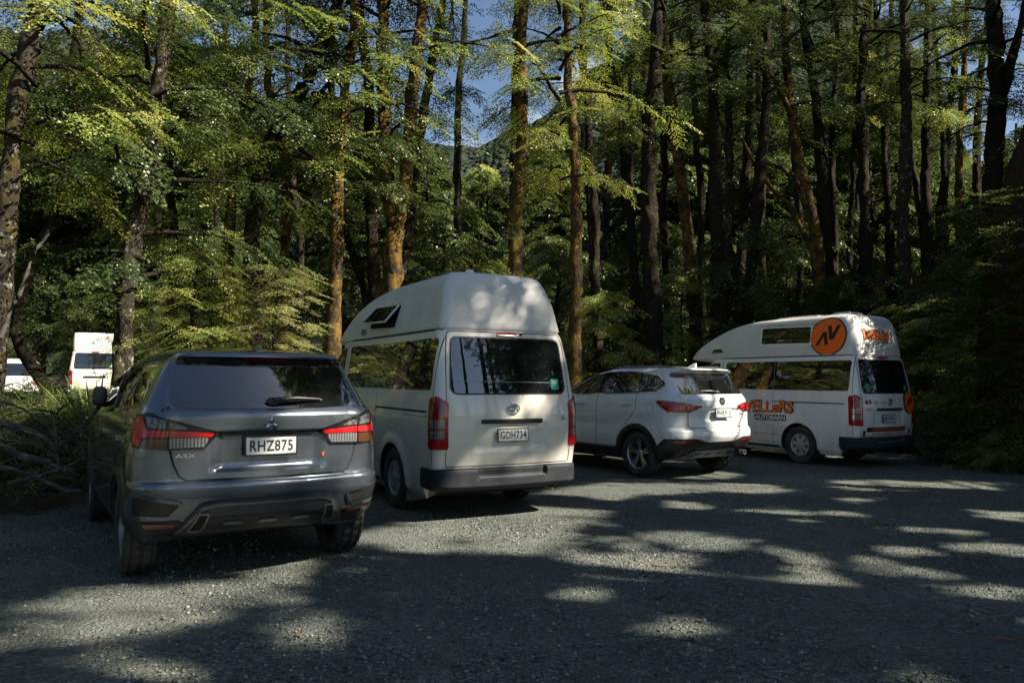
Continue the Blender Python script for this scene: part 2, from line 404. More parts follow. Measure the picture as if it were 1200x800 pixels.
def text_bm(txt, h, bold=0., sx=1.0, space=1.0):
    c = bpy.data.curves.new('t', 'FONT'); c.body = txt; c.size = 1; c.align_x = 'CENTER'; c.offset = bold; c.space_character = space; c.resolution_u = 3
    o = bpy.data.objects.new('t', c); COL.objects.link(o)
    dg = bpy.context.evaluated_depsgraph_get(); me = bpy.data.meshes.new_from_object(o.evaluated_get(dg))
    bm = bmesh.new(); bm.from_mesh(me); bpy.data.objects.remove(o); bpy.data.curves.remove(c); bpy.data.meshes.remove(me)
    ys = [v.co.y for v in bm.verts]; xs = [v.co.x for v in bm.verts]; s = h/(max(ys)-min(ys)); cx = (max(xs)+min(xs))/2; y0 = min(ys)
    for v in bm.verts: v.co = Vector(((v.co.x-cx)*s*sx, (v.co.y-y0)*s, 0))
    return bm
def text_on(name, sh, txt, view, cx, cz, h, m, parent, off=.004, bold=0., sx=1., space=1., flip=1, width=None, jit=None):
    """lettering laid on the skin, centred at (cx, cz) of that view"""
    bm = text_bm(txt, h, bold, sx, space)
    if width:
        xs = [v.co.x for v in bm.verts]; k = width/(max(xs)-min(xs))
        for v in bm.verts: v.co.x *= k
    big = [e for e in bm.edges if e.calc_length() > .08]
    if big: bmesh.ops.subdivide_edges(bm, edges=big, cuts=2)
    for v in bm.verts:
        x, y = v.co.x, v.co.y
        if jit: x, y = jit(x, y)
        v.co = hit(sh, view, (cx+flip*x, cz+y-h/2), off)
    d = vframe(view)[0]; bm.normal_update()
    for f in bm.faces:
        if f.normal.dot(d) > 0: f.normal_flip()
    return link(name, bm_mesh(name, bm, smooth=False), m, parent)
def place(bm, mtx):
    bmesh.ops.transform(bm, matrix=mtx, verts=bm.verts); return bm
def number_plate(parent, txt, c, tilt=0., yaw=0.):
    """New Zealand plate 360 x 125 mm with raised rim and black characters; local XZ plane, facing -Y"""
    mt = Matrix.Translation(c) @ Matrix.Rotation(yaw, 4, 'Z') @ Matrix.Rotation(tilt, 4, 'X')
    bm = bmesh.new(); box_bm(bm, 0, 0, 0, .376, .012, .141, .005); fr = link('number_plate', bm_mesh('number_plate', place(bm, mt)), M['gloss'], parent)
    bm = bmesh.new(); box_bm(bm, 0, -.006, 0, .352, .006, .118, .002); link('plate_face', bm_mesh('plate_face', place(bm, mt)), M['plate'], fr)
    bm = text_bm(txt, .080, .020, 1, 1.08); xs = [v.co.x for v in bm.verts]; k = .305/(max(xs)-min(xs))
    bm2 = Matrix.Translation((0, -.0105, -.039)) @ Matrix.Rotation(R(90), 4, 'X') @ Matrix.Diagonal((k, 1, 1, 1))
    link('plate_lettering', bm_mesh('plate_lettering', place(bm, mt @ bm2), smooth=False), M['ink'], fr)
    return fr
def make_wheel(parent, loc, Rt, wd, rimR, style, side):
    """side -1 = left. Tyre with tread blocks, rim with spokes"""
    e = empty('wheel', loc, 0, parent); s = side
    bm = bmesh.new(); h = wd/2
    prof = [(-h*.62, rimR*.96), (-h*.9, rimR*1.02), (-h*1.0, (rimR+Rt)/2), (-h*.97, Rt-.035), (-h*.86, Rt-.012), (-h*.70, Rt-.003), (-h*.66, Rt-.002), (-h*.64, Rt-.011), (-h*.56, Rt-.011), (-h*.54, Rt-.001),
            (-h*.12, Rt), (-h*.10, Rt-.010), (-h*.02, Rt-.010), (0, Rt), (h*.02, Rt), (h*.04, Rt-.010), (h*.12, Rt-.010), (h*.14, Rt), (h*.54, Rt-.001), (h*.56, Rt-.011), (h*.64, Rt-.011), (h*.66, Rt-.002), (h*.70, Rt-.003), (h*.86, Rt-.012), (h*.97, Rt-.035), (h*1.0, (rimR+Rt)/2), (h*.9, rimR*1.02), (h*.62, rimR*.96)]
    def fn(i, k, x, r):
        if (i in (4, 5, 6, 21, 22, 23) and k % 3 == 0) or (9 <= i <= 10 and k % 4 == 0) or (17 <= i <= 18 and k % 4 == 1): r -= .008
        return (x, r)
    lathe_x(bm, prof, 108, fn); bmesh.ops.recalc_face_normals(bm, faces=bm.faces)
    link('tyre', bm_mesh('tyre', bm, sharp=25), M['rubber'], e)
    bm = bmesh.new(); f = s*h*.72                                   # rim barrel, lip and spokes
    lathe_x(bm, [(f, rimR*.99), (f+s*.008, rimR*.965), (f, rimR*.93), (f-s*.05, rimR*.88), (-s*h*.5, rimR*.86)], 64)
    nb = len(bm.faces)
    def spoke(a, r0, r1, w0, w1, x0, x1, th=.02):
        ca, sa = math.cos(a), math.sin(a); P = []
        for r, w_, x in ((r0, w0, x0), (r0*.4+r1*.6, w0*.55+w1*.45, x0*.5+x1*.5), (r1, w1, x1)):
            for q, dx in ((-w_/2, 0), (w_/2, 0), (w_/2, -s*th), (-w_/2, -s*th)):
                P.append(bm.verts.new((x+dx-(s*.006 if dx == 0 and abs(q) else 0)*0, r*ca-q*sa, r*sa+q*ca)))
        for g in range(2):
            for j in range(4): bm.faces.new((P[g*4+j], P[g*4+(j+1) % 4], P[g*4+4+(j+1) % 4], P[g*4+4+j]))
        bm.faces.new(P[:4]); bm.faces.new(P[8:])
    if style == 'cover':
        for k in range(7): spoke(2*math.pi*k/7+.2, .045, rimR*.95, .062, .105, f-s*.004, f-s*.006)
        lathe_x(bm, [(f+s*.004, .001), (f+s*.002, .045), (f-s*.012, .062)], 32); lathe_x(bm, [(f-s*.002, rimR*.80), (f+s*.004, rimR*.88), (f, rimR*.97)], 64)
    elif style == 'twin':
        for k in range(5):
            for q in (-1, 1): spoke(2*math.pi*k/5+.3+q*.15, .05, rimR*.95, .035, .030, f-s*.03, f-s*.006)
        lathe_x(bm, [(f-s*.022, .001), (f-s*.022, .035), (f-s*.04, .062)], 32)
    else:
        for k in range(5): spoke(2*math.pi*k/5+.25, .045, rimR*.95, .050, .035, f-s*.03, f-s*.006)
        for k in range(5):
            for q in (-1, 1): spoke(2*math.pi*k/5+.25+q*.30, rimR*.55, rimR*.95, .020, .026, f-s*.028, f-s*.008)
        lathe_x(bm, [(f-s*.022, .001), (f-s*.022, .035), (f-s*.04, .062)], 32)
    bmesh.ops.recalc_face_normals(bm, faces=bm.faces)
    rim = link('rim', bm_mesh('rim', bm, sharp=30), M['hub'] if style == 'cover' else M['dalloy'] if style == 'five' else M['alloy'], e)
    bm = bmesh.new(); bmesh.ops.create_cone(bm, cap_ends=True, segments=40, radius1=rimR*.9, radius2=rimR*.9, depth=.03, matrix=Matrix.Translation((f-s*.075, 0, 0)) @ Matrix.Rotation(R(90), 4, 'Y'))
    link('brake_disc', bm_mesh('brake_disc', bm), M['well'], e)
    return e
def arch_ring(name, parent, sh, cy_, cz, r0, r1, side, m, off=.012, a0=-25, a1=205, depth=.03):
    pts = []
    n = 36
    for k in range(n+1): a = R(a0+(a1-a0)*k/n); pts.append((cy_+r1*math.cos(a), cz+r1*math.sin(a)))
    for k in range(n+1): a = R(a1-(a1-a0)*k/n); pts.append((cy_+r0*math.cos(a), cz+r0*math.sin(a)))
    return patch(name, sh, pts, 'left' if side < 0 else 'right', m, parent, off, depth, .04)
# ------------------------------------------------------------------ vehicles
def bump_arch(cy_, cz, r0, r1, amt):
    def f(V):
        d = np.hypot(V[:, 1]-cy_, V[:, 2]-cz)
        k = sstep(r1, r0, d)*sstep(.2, .3, V[:, 2]); V = V.copy(); V[:, 0] += np.sign(V[:, 0])*(np.abs(V[:, 0]) > .6)*k*amt; return V
    return f
def front_taper(y0, y1, amt):
    def f(V):
        V = V.copy(); V[:, 0] *= 1-amt*np.clip((V[:, 1]-y0)/(y1-y0), 0, 1)**2; return V
    return f
def tuck(y0, y1, dz):
    """the underside climbs towards the tail"""
    def f(V):
        V = V.copy(); lo = V[:, 2].min(); V[:, 2] = np.maximum(V[:, 2], lo+dz*sstep(y0, y1, V[:, 1])); return V
    return f
def pod_bm(bm, c, s, e=.55, n=24):
    """rounded pod (mirror shells): a superellipsoid"""
    r = bmesh.ops.create_uvsphere(bm, u_segments=n, v_segments=n//2, radius=1)
    f = lambda v: math.copysign(abs(v)**e, v)
    for v in r['verts']:
        p = v.co.normalized(); v.co = Vector((c[0]+f(p.x)*s[0]/2, c[1]+f(p.y)*s[1]/2, c[2]+f(p.z)*s[2]/2))
def rear_recess(x0, z0, z1, depth, ex=.03, ez=.02):
    """a pressed-in panel on the tailgate"""
    def f(V):
        V = V.copy(); k = sstep(x0+ex, x0-ex, np.abs(V[:, 0]))*sstep(z0-ez, z0+ez, V[:, 2])*sstep(z1+ez, z1-ez, V[:, 2])*(V[:, 1] < -.2); V[:, 1] += k*depth; return V
    return f
def mirror_pts(p): return [(-q[0],)+tuple(q[1:]) for q in p][::-1]
def both(fn):
    for s in (-1, 1): fn(s)

def hiace(root, P, roof):
    rows = [(.20, .76, -1.08, 3.30, .03, .10, .10, .30), (.30, .815, -1.16, 3.42, .04, .10, .12, .35), (.55, .84, -1.21, 3.50, .05, .10, .13, .35),
            (.80, .85, -1.245, 3.50, .05, .10, .13, .35), (1.0, .852, -1.25, 3.42, .05, .10, .14, .35), (1.06, .846, -1.25, 3.38, .05, .10, .14, .35), (1.15, .84, -1.245, 3.30, .05, .10, .15, .33),
            (1.35, .822, -1.215, 3.08, .05, .10, .16, .3), (1.65, .788, -1.165, 2.75, .05, .10, .17, .3), (1.86, .758, -1.125, 2.45, .05, .11, .18, .3),
            (1.93, .742, -1.10, 2.34, .05, .12, .18, .3), (1.965, .70, -1.06, 2.25, .05, .12, .18, .3), (1.985, .60, -.95, 2.1, .04, .12, .15, .25), (1.995, .30, -.6, 1.6, .02, .1, .1, .15)]
    sh = Shell(rows, .024, [bump_arch(0, .35, .40, .52, .018), bump_arch(2.57, .35, .40, .52, .018), front_taper(2.2, 3.6, .07), rear_recess(.42, .72, .985, .018), tuck(-.8, -.9, .22)])
    cuts = [(y, .35, .385, s*.50, s*1.0) for y in (0, 2.57) for s in (-1, 1)]
    me = sh.mesh('body', cuts); me.materials[0] = P; me.materials[1] = M['well']; body = link('body', me, [P], root)
    G = M['glass']
    rw = patch('rear_window', sh, rounded([(-.68, 1.295, .09), (.68, 1.295, .09), (.64, 1.865, .08), (-.64, 1.865, .08)]), 'rear', G, root, .006, .02)
    def side(s):
        v = 'left' if s < 0 else 'right'
        patch('side_window', sh, rounded([(-1.02, 1.325, .06), (.56, 1.335, .02), (.56, 1.865, .02), (-1.05, 1.86, .06)]), v, G, root, .004, .02)
        patch('side_window', sh, rounded([(.575, 1.335, .02), (1.79, 1.345, .06), (1.77, 1.87, .06), (.575, 1.865, .02)]), v, G, root, .004, .02)
        patch('door_window', sh, rounded([(1.98, 1.30, .05), (2.86, 1.22, .05), (2.50, 1.68, .06), (2.33, 1.86, .08), (1.93, 1.87, .05)]), v, G, root, .004, .02)
        rl = [((-.98, 1.12), (.60, 1.135)), ]
        patch('sliding_door_track', sh, [(-.95, 1.095), (.58, 1.105), (.58, 1.125), (-.95, 1.115)], v, M['seam'], root, .002, .01)
        patch('track_cover', sh, rounded([(-1.0, 1.06, .02), (-.2, 1.065, .01), (-.2, 1.09, .01), (-1.0, 1.085, .02)]), v, P, root, .008, .012)
        ribbons('shut_line', sh, [([(.57, .30), (.57, 1.90)], v, False), ([(1.86, .30), (1.86, 1.92)], v, False), ([(.57, .30), (1.86, .30)], v, False), ([(-1.10, .55), (-1.10, 1.2), (-1.075, 1.92)], v, False),
                                  ([(2.98, .45), (3.0, 1.15), (2.88, 1.24)], v, False), ([(.42, .50), (1.84, .50)], v, False)], M['seam'], root, .008)
        patch('door_handle', sh, rounded([(2.0, 1.03, .015), (2.18, 1.03, .015), (2.18, 1.075, .015), (2.0, 1.075, .015)]), v, P, root, .025, .03)
        patch('door_handle', sh, rounded([(1.62, 1.05, .015), (1.80, 1.05, .015), (1.80, 1.095, .015), (1.62, 1.095, .015)]), v, P, root, .025, .03)
        # tail light, wraps the rear corner
        a = -45 if s > 0 else 45
        d, A, B = vframe(a); f = lambda x, y: Vector((x*s*-1 if False else x*s, y, 0)).dot(A)
        xo, xi = (.852, -1.03), (.725, -1.225)
        so_, si = f(*xo), f(*xi)
        lamp = patch('tail_light', sh, rounded([(so_, .74, .03), (si, .735, .02), (si, 1.20, .05), ((so_+si)/2, 1.27, .06), (so_, 1.24, .05)] if s < 0 else [(si, .735, .02), (so_, .74, .03), (so_, 1.24, .05), ((so_+si)/2, 1.27, .06), (si, 1.20, .05)]), a, M['lamp'], root, .016, .03, .03)
        lo, li = so_+(si-so_)*.17, so_+(si-so_)*.9
        for z0, z1 in ((.84, .925), (.945, 1.035)):
            patch('clear_lens', sh, rounded([(min(lo, li), z0), (max(lo, li), z0), (max(lo, li), z1), (min(lo, li), z1)], .02), a, M['clear'], lamp, .021, .01, .03)
        patch('dark_lens', sh, rounded([(min(lo, li), 1.06), (max(lo, li), 1.06), (max(lo, li), 1.20), (min(lo, li), 1.20)], .03), a, M['dred'], lamp, .020, .01, .03)
        for y in (0, 2.57): make_wheel(root, (s*.735, y, .342), .342, .195, .205, 'cover', s)
        # mirror
        bm = bmesh.new(); pod_bm(bm, (s*1.0, 2.82, 1.42), (.13, .10, .27)); tube_bm(bm, [(s*.80, 2.9, 1.36), (s*.96, 2.84, 1.38)], .025)
        link('wing_mirror', bm_mesh('wing_mirror', bm), M['black'], root)
        bm = bmesh.new(); box_bm(bm, s*.735, -.40, .26, .20, .012, .24, .004); link('mud_flap', bm_mesh('mud_flap', bm), M['black'], root)
        patch('sill_strip', sh, [(.45, .26), (2.1, .26), (2.1, .30), (.45, .30)], v, M['bumper'], root, .004, .01)
    both(side)
    patch('windscreen', sh, rounded([(-.62, 1.25, .08), (.62, 1.25, .08), (.56, 1.88, .08), (-.56, 1.88, .08)]), 'front', G, root, .006, .02)
    both(lambda s: patch('headlight', sh, rounded([(s*.42, .78), (s*.72, .82), (s*.72, 1.08), (s*.50, .98)], .04), 'front', M['clear'], root, .01, .02))
    # rear bumper, wrapped round the corners
    bl = Shell([(.31, .80, -1.20, -.5, .06, .20, .02, .05), (.34, .845, -1.265, -.55, .06, .20, .02, .05), (.37, .858, -1.285, -.55, .06, .20, .02, .05), (.50, .858, -1.285, -.55, .06, .20, .02, .05), (.535, .852, -1.275, -.56, .06, .20, .02, .05), (.545, .82, -1.2, -.6, .06, .2, .02, .05)], .02,
               [lambda V: np.stack([V[:, 0], np.where(V[:, 1] < -.9, V[:, 1], np.minimum(V[:, 1], -.84)), V[:, 2]], 1), rear_recess(.40, .445, .60, .045, .012, .01)], nS=8)
    bum = link('rear_bumper', bl.mesh('rear_bumper'), [M['bumper']], root); bum.data.materials[0] = M['bumper']; bum.data.materials[1] = M['bumper']
    bm = bmesh.new(); box_bm(bm, 0, -1.245, .445, .78, .05, .012, .003)
    for k in range(30): box_bm(bm, -.36+k*.0248, -1.262, .452, .010, .018, .004, 0)
    link('bumper_step', bm_mesh('bumper_step', bm), M['skid'], bum)
    # tailgate
    ribbons('tailgate_shut_line', sh, [(rounded([(-.73, .56, .03), (.73, .56, .03), (.74, 1.1, .1), (.71, 1.70, .1), (.68, 1.93, .05), (-.68, 1.93, .05), (-.71, 1.70, .1), (-.74, 1.1, .1)]), 'rear', True)], M['seam'], root, .009)
    patch('window_seal', sh, rounded([(-.695, 1.28, .1), (.695, 1.28, .1), (.655, 1.88, .09), (-.655, 1.88, .09)]), 'rear', M['black'], rw, .003, .01)
    patch('tailgate_handle', sh, rounded([(-.36, .985), (.36, .985), (.36, 1.03), (-.36, 1.03)], .015), 'rear', M['black'], root, .020, .03)
    bl_ = patch('brake_light', sh, rounded([(-.12, 1.895), (.12, 1.895), (.12, 1.935), (-.12, 1.935)], .015), 'rear', M['red'], root, .018, .03)
    nz = bmesh.new(); tube_bm(nz, [(.17, -1.08, 1.915), (.17, -1.13, 1.915)], .014); link('washer_nozzle', bm_mesh('washer_nozzle', nz), M['black'], root)
    # three-ellipse badge
    bm = bmesh.new()
    def ring(cx, cz, rx, rz, t=.0065):
        n = 28; pts = [(cx+rx*math.cos(2*math.pi*k/n), 0, cz+rz*math.sin(2*math.pi*k/n)) for k in range(n+1)]
        tube_bm(bm, [Vector((p[0], -1.262, p[2]+1.135)) for p in pts], t, 6)
    ring(0, 0, .072, .05); ring(0, 0, .022, .046); ring(0, .018, .046, .02)
    link('badge', bm_mesh('badge', bm), M['chrome'], root)
    # seats and load seen as pale shapes inside are left to the dark tint; exhaust tip
    bm = bmesh.new(); tube_bm(bm, [(.56, -.7, .30), (.58, -1.17, .30)], .028, 12); link('exhaust_pipe', bm_mesh('exhaust_pipe', bm), M['black'], root)
    bm = bmesh.new(); box_bm(bm, 0, 1.1, .30, 1.35, 3.9, .14, .02); tube_bm(bm, [(-.72, 0, .33), (.72, 0, .33)], .05); tube_bm(bm, [(-.72, 2.57, .33), (.72, 2.57, .33)], .05)
    link('chassis', bm_mesh('chassis', bm), M['well'], root)
    # gutter rails
    for s in (-1, 1):
        bm = bmesh.new(); tube_bm(bm, [(s*.70, -1.02, 1.945), (s*.735, -.9, 1.948), (s*.742, 0, 1.95), (s*.735, 1.6, 1.955), (s*.70, 2.3, 1.945)], .008, 6); link('roof_gutter', bm_mesh('roof_gutter', bm), M['seam'], root)
    rsh = Shell(roof, .03, nR=30, nC=12, nS=90, nF=16)
    rf = link('high_roof', rsh.mesh('high_roof', sharp=75), [M['gel']], root); rf.data.materials[0] = M['gel']; rf.data.materials[1] = M['gel']
    return sh, rsh, body, rw, rf

ROOF1 = [(1.89, .68, -.95, 2.60, .04, .10, .25, .30), (1.945, .715, -1.085, 2.74, .04, .10, .25, .30), (1.97, .73, -1.095, 2.76, .04, .10, .25, .30), (2.0, .725, -1.09, 2.74, .04, .10, .25, .30), (2.20, .685, -1.06, 2.44, .04, .10, .25, .28),
         (2.36, .64, -1.02, 2.08, .04, .11, .22, .25), (2.46, .605, -.985, 1.70, .04, .12, .2, .22), (2.53, .565, -.95, 1.25, .04, .12, .15, .2), (2.568, .52, -.91, .85, .04, .12, .12, .2), (2.588, .45, -.83, .4, .04, .11, .1, .2), (2.602, .32, -.66, .0, .03, .1, .06, .15), (2.608, .1, -.5, -.3, .01, .05, .02, .05)]
ROOF2 = [(1.89, .68, -.95, 2.62, .04, .12, .25, .35), (1.945, .72, -1.09, 2.98, .04, .13, .25, .35), (1.97, .74, -1.10, 3.02, .04, .13, .25, .35), (2.03, .73, -1.095, 2.98, .04, .13, .25, .35), (2.20, .715, -1.08, 2.78, .04, .15, .25, .32),
         (2.40, .685, -1.05, 2.36, .04, .15, .22, .30), (2.54, .65, -1.01, 1.98, .04, .15, .2, .26), (2.62, .61, -.97, 1.66, .04, .15, .18, .25), (2.67, .55, -.90, 1.28, .04, .15, .12, .25), (2.70, .42, -.75, .70, .03, .15, .1, .2), (2.715, .22, -.5, .25, .02, .1, .06, .1)]
POSE = {'V1': (-.61, 9.278, R(29.4), 1.012), 'V2': (5.861, 14.449, R(31.95), .985), 'MG': (2.673, 12.474, R(35.3), 1.014), 'AS': (-2.13, 6.24, R(32.8), 1.005)}

def roof_dome(rf, m, y, z, sx=.30, sy=.36):
    bm = bmesh.new(); box_bm(bm, 0, y, z, sx, sy, .035, .015); box_bm(bm, 0, y, z+.025, sx*.86, sy*.86, .03, .014)
    return link('roof_vent', bm_mesh('roof_vent', bm), m, rf)

def build_camper_one():
    x, y, a, sc_ = POSE['V1']; root = empty('camper_van', (x, y, 0), a); root.scale = (sc_,)*3
    sh, rsh, body, rw, rf = hiace(root, M['cream'], ROOF1)
    tag(root, 'cream camper van with plain high roof and tilted-open roof window, beside the grey car', 'camper van', 'vehicles parked along the forest edge')
    number_plate(root, 'GDH734', (0, -1.262, .865), R(-3))
    text_on('trim_badge', sh, 'ZL', 'rear', .64, 1.03, .036, M['grey'], root, .006, .01)
    st = patch('window_sticker', sh, rounded([(.50, 1.335), (.60, 1.335), (.60, 1.445), (.50, 1.445)], .008), 'rear', M['green'], rw, .009, .002)
    text_on('sticker_print', sh, 'QC', 'rear', .55, 1.405, .04, M['twhite'], st, .012, .01)
    patch('window_rail', sh, [(-.62, 1.415), (.49, 1.405), (.49, 1.411), (-.62, 1.421)], 'rear', M['skid'], rw, .0085, .001)
    # pop-out roof window, hinged along its top edge, left side
    for s in (-1,):
        v = 'left'
        win = patch('roof_window', rsh, rounded([(.31, 2.045, .03), (1.19, 2.08, .03), (1.11, 2.33, .03), (.24, 2.305, .03)]), v, M['seam'], rf, .004, .01)  # near-black sheet stands in for the dark inside of the open window
        c = [(.27, 2.315), (1.10, 2.34), (1.19, 2.095), (.33, 2.065)]
        def P(i, out, dz=0):
            h = hit(rsh, v, c[i]); return Vector((h.x-out, h.y, h.z+dz))
        A, B, C, D = P(0, .02), P(1, .02), P(2, .115, .045), P(3, .115, .045)
        bm = bmesh.new(); tube_bm(bm, [A, B, C, D, A], .013, 8, False); link('window_frame', bm_mesh('window_frame', bm), M['white'], win)
        bm = bmesh.new(); n = (B-A).cross(D-A).normalized()*.006
        q = [bm.verts.new(p+n*k) for k in (-.5, .5) for p in (A, B, C, D)]
        for f in ((0, 1, 2, 3), (7, 6, 5, 4), (0, 4, 5, 1), (1, 5, 6, 2), (2, 6, 7, 3), (3, 7, 4, 0)): bm.faces.new([q[k] for k in f])
        link('window_pane', bm_mesh('window_pane', bm, smooth=False), M['glass'], win)
    lv = patch('side_light', rsh, rounded([(1.32, 2.01), (1.45, 2.02), (1.44, 2.09), (1.33, 2.08)], .02), 'left', M['clear'], rf, .025, .03)
    roof_dome(rf, M['white'], -.25, 2.612)
    bm = bmesh.new(); box_bm(bm, -.25, -.72, 2.605, .10, .06, .05, .015); link('roof_bracket', bm_mesh('roof_bracket', bm), M['white'], rf)
    return root

def build_camper_two():
    x, y, a, sc_ = POSE['V2']; root = empty('camper_van', (x, y, 0), a); root.scale = (sc_,)*3
    sh, rsh, body, rw, rf = hiace(root, M['white'], ROOF2)
    tag(root, 'white camper van with orange round emblems and orange lettering on side and roof', 'camper van', 'vehicles parked along the forest edge')
    number_plate(root, 'MGW921', (-.03, -1.262, .85), R(-3))
    win = patch('roof_window', rsh, rounded([(-.18, 2.19, .03), (.92, 2.21, .03), (.92, 2.51, .03), (-.18, 2.49, .03)]), 'left', M['glass'], rf, .008, .02)
    patch('window_frame', rsh, rounded([(-.22, 2.15, .04), (.96, 2.17, .04), (.96, 2.55, .04), (-.22, 2.53, .04)]), 'left', M['white'], win, .005, .015)
    patch('window_visor', rsh, [(-.30, 2.55), (1.0, 2.575), (1.0, 2.595), (-.30, 2.57)], 'left', M['white'], win, .05, .06)
    # round emblem: black ring, orange disc, two black chevrons
    cy_, cz = -.55, 2.295; rr = .355
    em = patch('emblem', rsh, circle(cy_, cz, rr*1.07, rr*.98), 'left', M['tblack'], rf, .005, .004)
    patch('emblem_disc', rsh, circle(cy_, cz, rr*.99, rr*.91), 'left', M['orange'], em, .009, .003)
    # left view: viewer sees +y on the left, so flip the sign of the sideways coordinate
    def strokes(sh_, view, cx, cz_, k, flip, par, off):
        for pl in ([(-.80, -.50), (-.56, -.50), (-.26, .0), (-.16, -.50), (.06, -.50), (-.08, .26), (-.30, .26)], [(-.04, .62), (.20, .62), (.30, .12), (.56, .62), (.80, .62), (.40, -.20), (.12, -.20)]):
            p = [(cx+flip*q[0]*k, cz_+q[1]*k) for q in pl]
            patch('emblem_stroke', sh_, p if flip > 0 else p[::-1], view, M['tblack'], par, off, .002, .06)
    strokes(rsh, 'left', cy_, cz, rr*.88, -1, em, .013)
    e2 = patch('emblem', sh, circle(.47, 1.10, .215), 32, M['tblack'], root, .010, .004) if False else patch('emblem', sh, circle(.60, 1.13, .165, .20), 'rear', M['tblack'], root, .024, .02)
    patch('emblem_disc', sh, circle(.60, 1.13, .153, .186), 'rear', M['orange'], e2, .028, .003)
    strokes(sh, 'rear', .60, 1.13, .15, 1, e2, .031)
    # lettering
    def wob(x, y): return x, y*(1+.10*math.sin(x*14))+.012*math.sin(x*17)
    def chunky(x, y): return x, y*(1+.07*math.sin(x*11+1))
    t = text_on('side_lettering_shadow', sh, 'TRAVELLeRS', 'left', .96, 1.015, .235, M['tblack'], root, .006, .06, flip=-1, width=1.76, jit=chunky)
    text_on('side_lettering', sh, 'TRAVELLeRS', 'left', .96, 1.02, .205, M['orange'], t, .010, .025, flip=-1, width=1.69, jit=chunky)
    t = patch('side_lettering_backing', sh, rounded([(.26, .755), (1.0, .755), (1.0, .87), (.26, .87)], .03), 'left', M['tblack'], root, .005, .004)
    text_on('side_lettering', sh, 'AUTOBARN', 'left', .63, .812, .085, M['twhite'], t, .010, .03, flip=-1, width=.70)
    t = text_on('roof_lettering_shadow', rsh, 'TRAVELLERS', 'rear', -.07, 2.31, .19, M['tblack'], rf, .005, .05, width=.80, jit=wob)
    text_on('roof_lettering', rsh, 'TRAVELLERS', 'rear', -.07, 2.315, .17, M['orange'], t, .009, .035, width=.78, jit=wob)
    text_on('roof_small_lettering', rsh, 'AUTOBARN', 'rear', .10, 2.185, .04, M['tblack'], rf, .005, .01, width=.34)
    b = patch('rental_banner', sh, [(-.60, .625), (.50, .625), (.50, .705), (-.60, .705)], 'rear', M['tblack'], root, .006, .004)
    text_on('banner_lettering', sh, 'CAMPERVAN RENTALS', 'rear', -.02, .665, .055, M['orange'], b, .011, .012, width=.94)
    text_on('web_lettering', sh, 'Travellers-Autobarn Website', 'rear', 0, .592, .040, M['tblack'], root, .006, .004, width=.94)
    for i, (cx, m_) in enumerate(((-.62, 'tblack'), (-.53, 'pink'), (.02, 'green'))):
        patch('small_sticker', sh, circle(cx, 1.135, .034, .042, 20), 'rear', M[m_], root, .006, .003)
    text_on('small_lettering', sh, 'NZ + AU', 'rear', -.27, 1.13, .05, M['grey'], root, .006, .004, width=.34)
    text_on('model_lettering', sh, 'AV02.4', 'rear', -.57, 1.01, .03, M['grey'], root, .006, .006, width=.18)
    for s in (-1, 1): patch('corner_sticker', sh, rounded([(s*.66-.03, .565), (s*.66+.03, .565), (s*.66+.03, .65), (s*.66-.03, .65)], .01), 'rear', M['tblack'], root, .006, .003)
    patch('window_sticker', sh, rounded([(.52, 1.34), (.60, 1.34), (.60, 1.43), (.52, 1.43)], .008), 'rear', M['green'], rw, .009, .002)
    patch('window_sticker', sh, rounded([(-.60, 1.345), (-.48, 1.345), (-.48, 1.46), (-.60, 1.46)], .008), 'rear', M['green'], rw, .009, .002)
    patch('side_light', rsh, rounded([(1.88, 2.08, .03), (2.22, 2.07, .03), (2.12, 2.15, .03), (1.95, 2.15, .03)]), 'left', M['clear'], rf, .02, .03)
    roof_dome(rf, M['white'], -.45, 2.72, .40, .40)
    bm = bmesh.new(); box_bm(bm, 0, .45, 2.725, .5, .9, .03, .012); link('solar_panel', bm_mesh('solar_panel', bm), M['white'], rf)
    return root

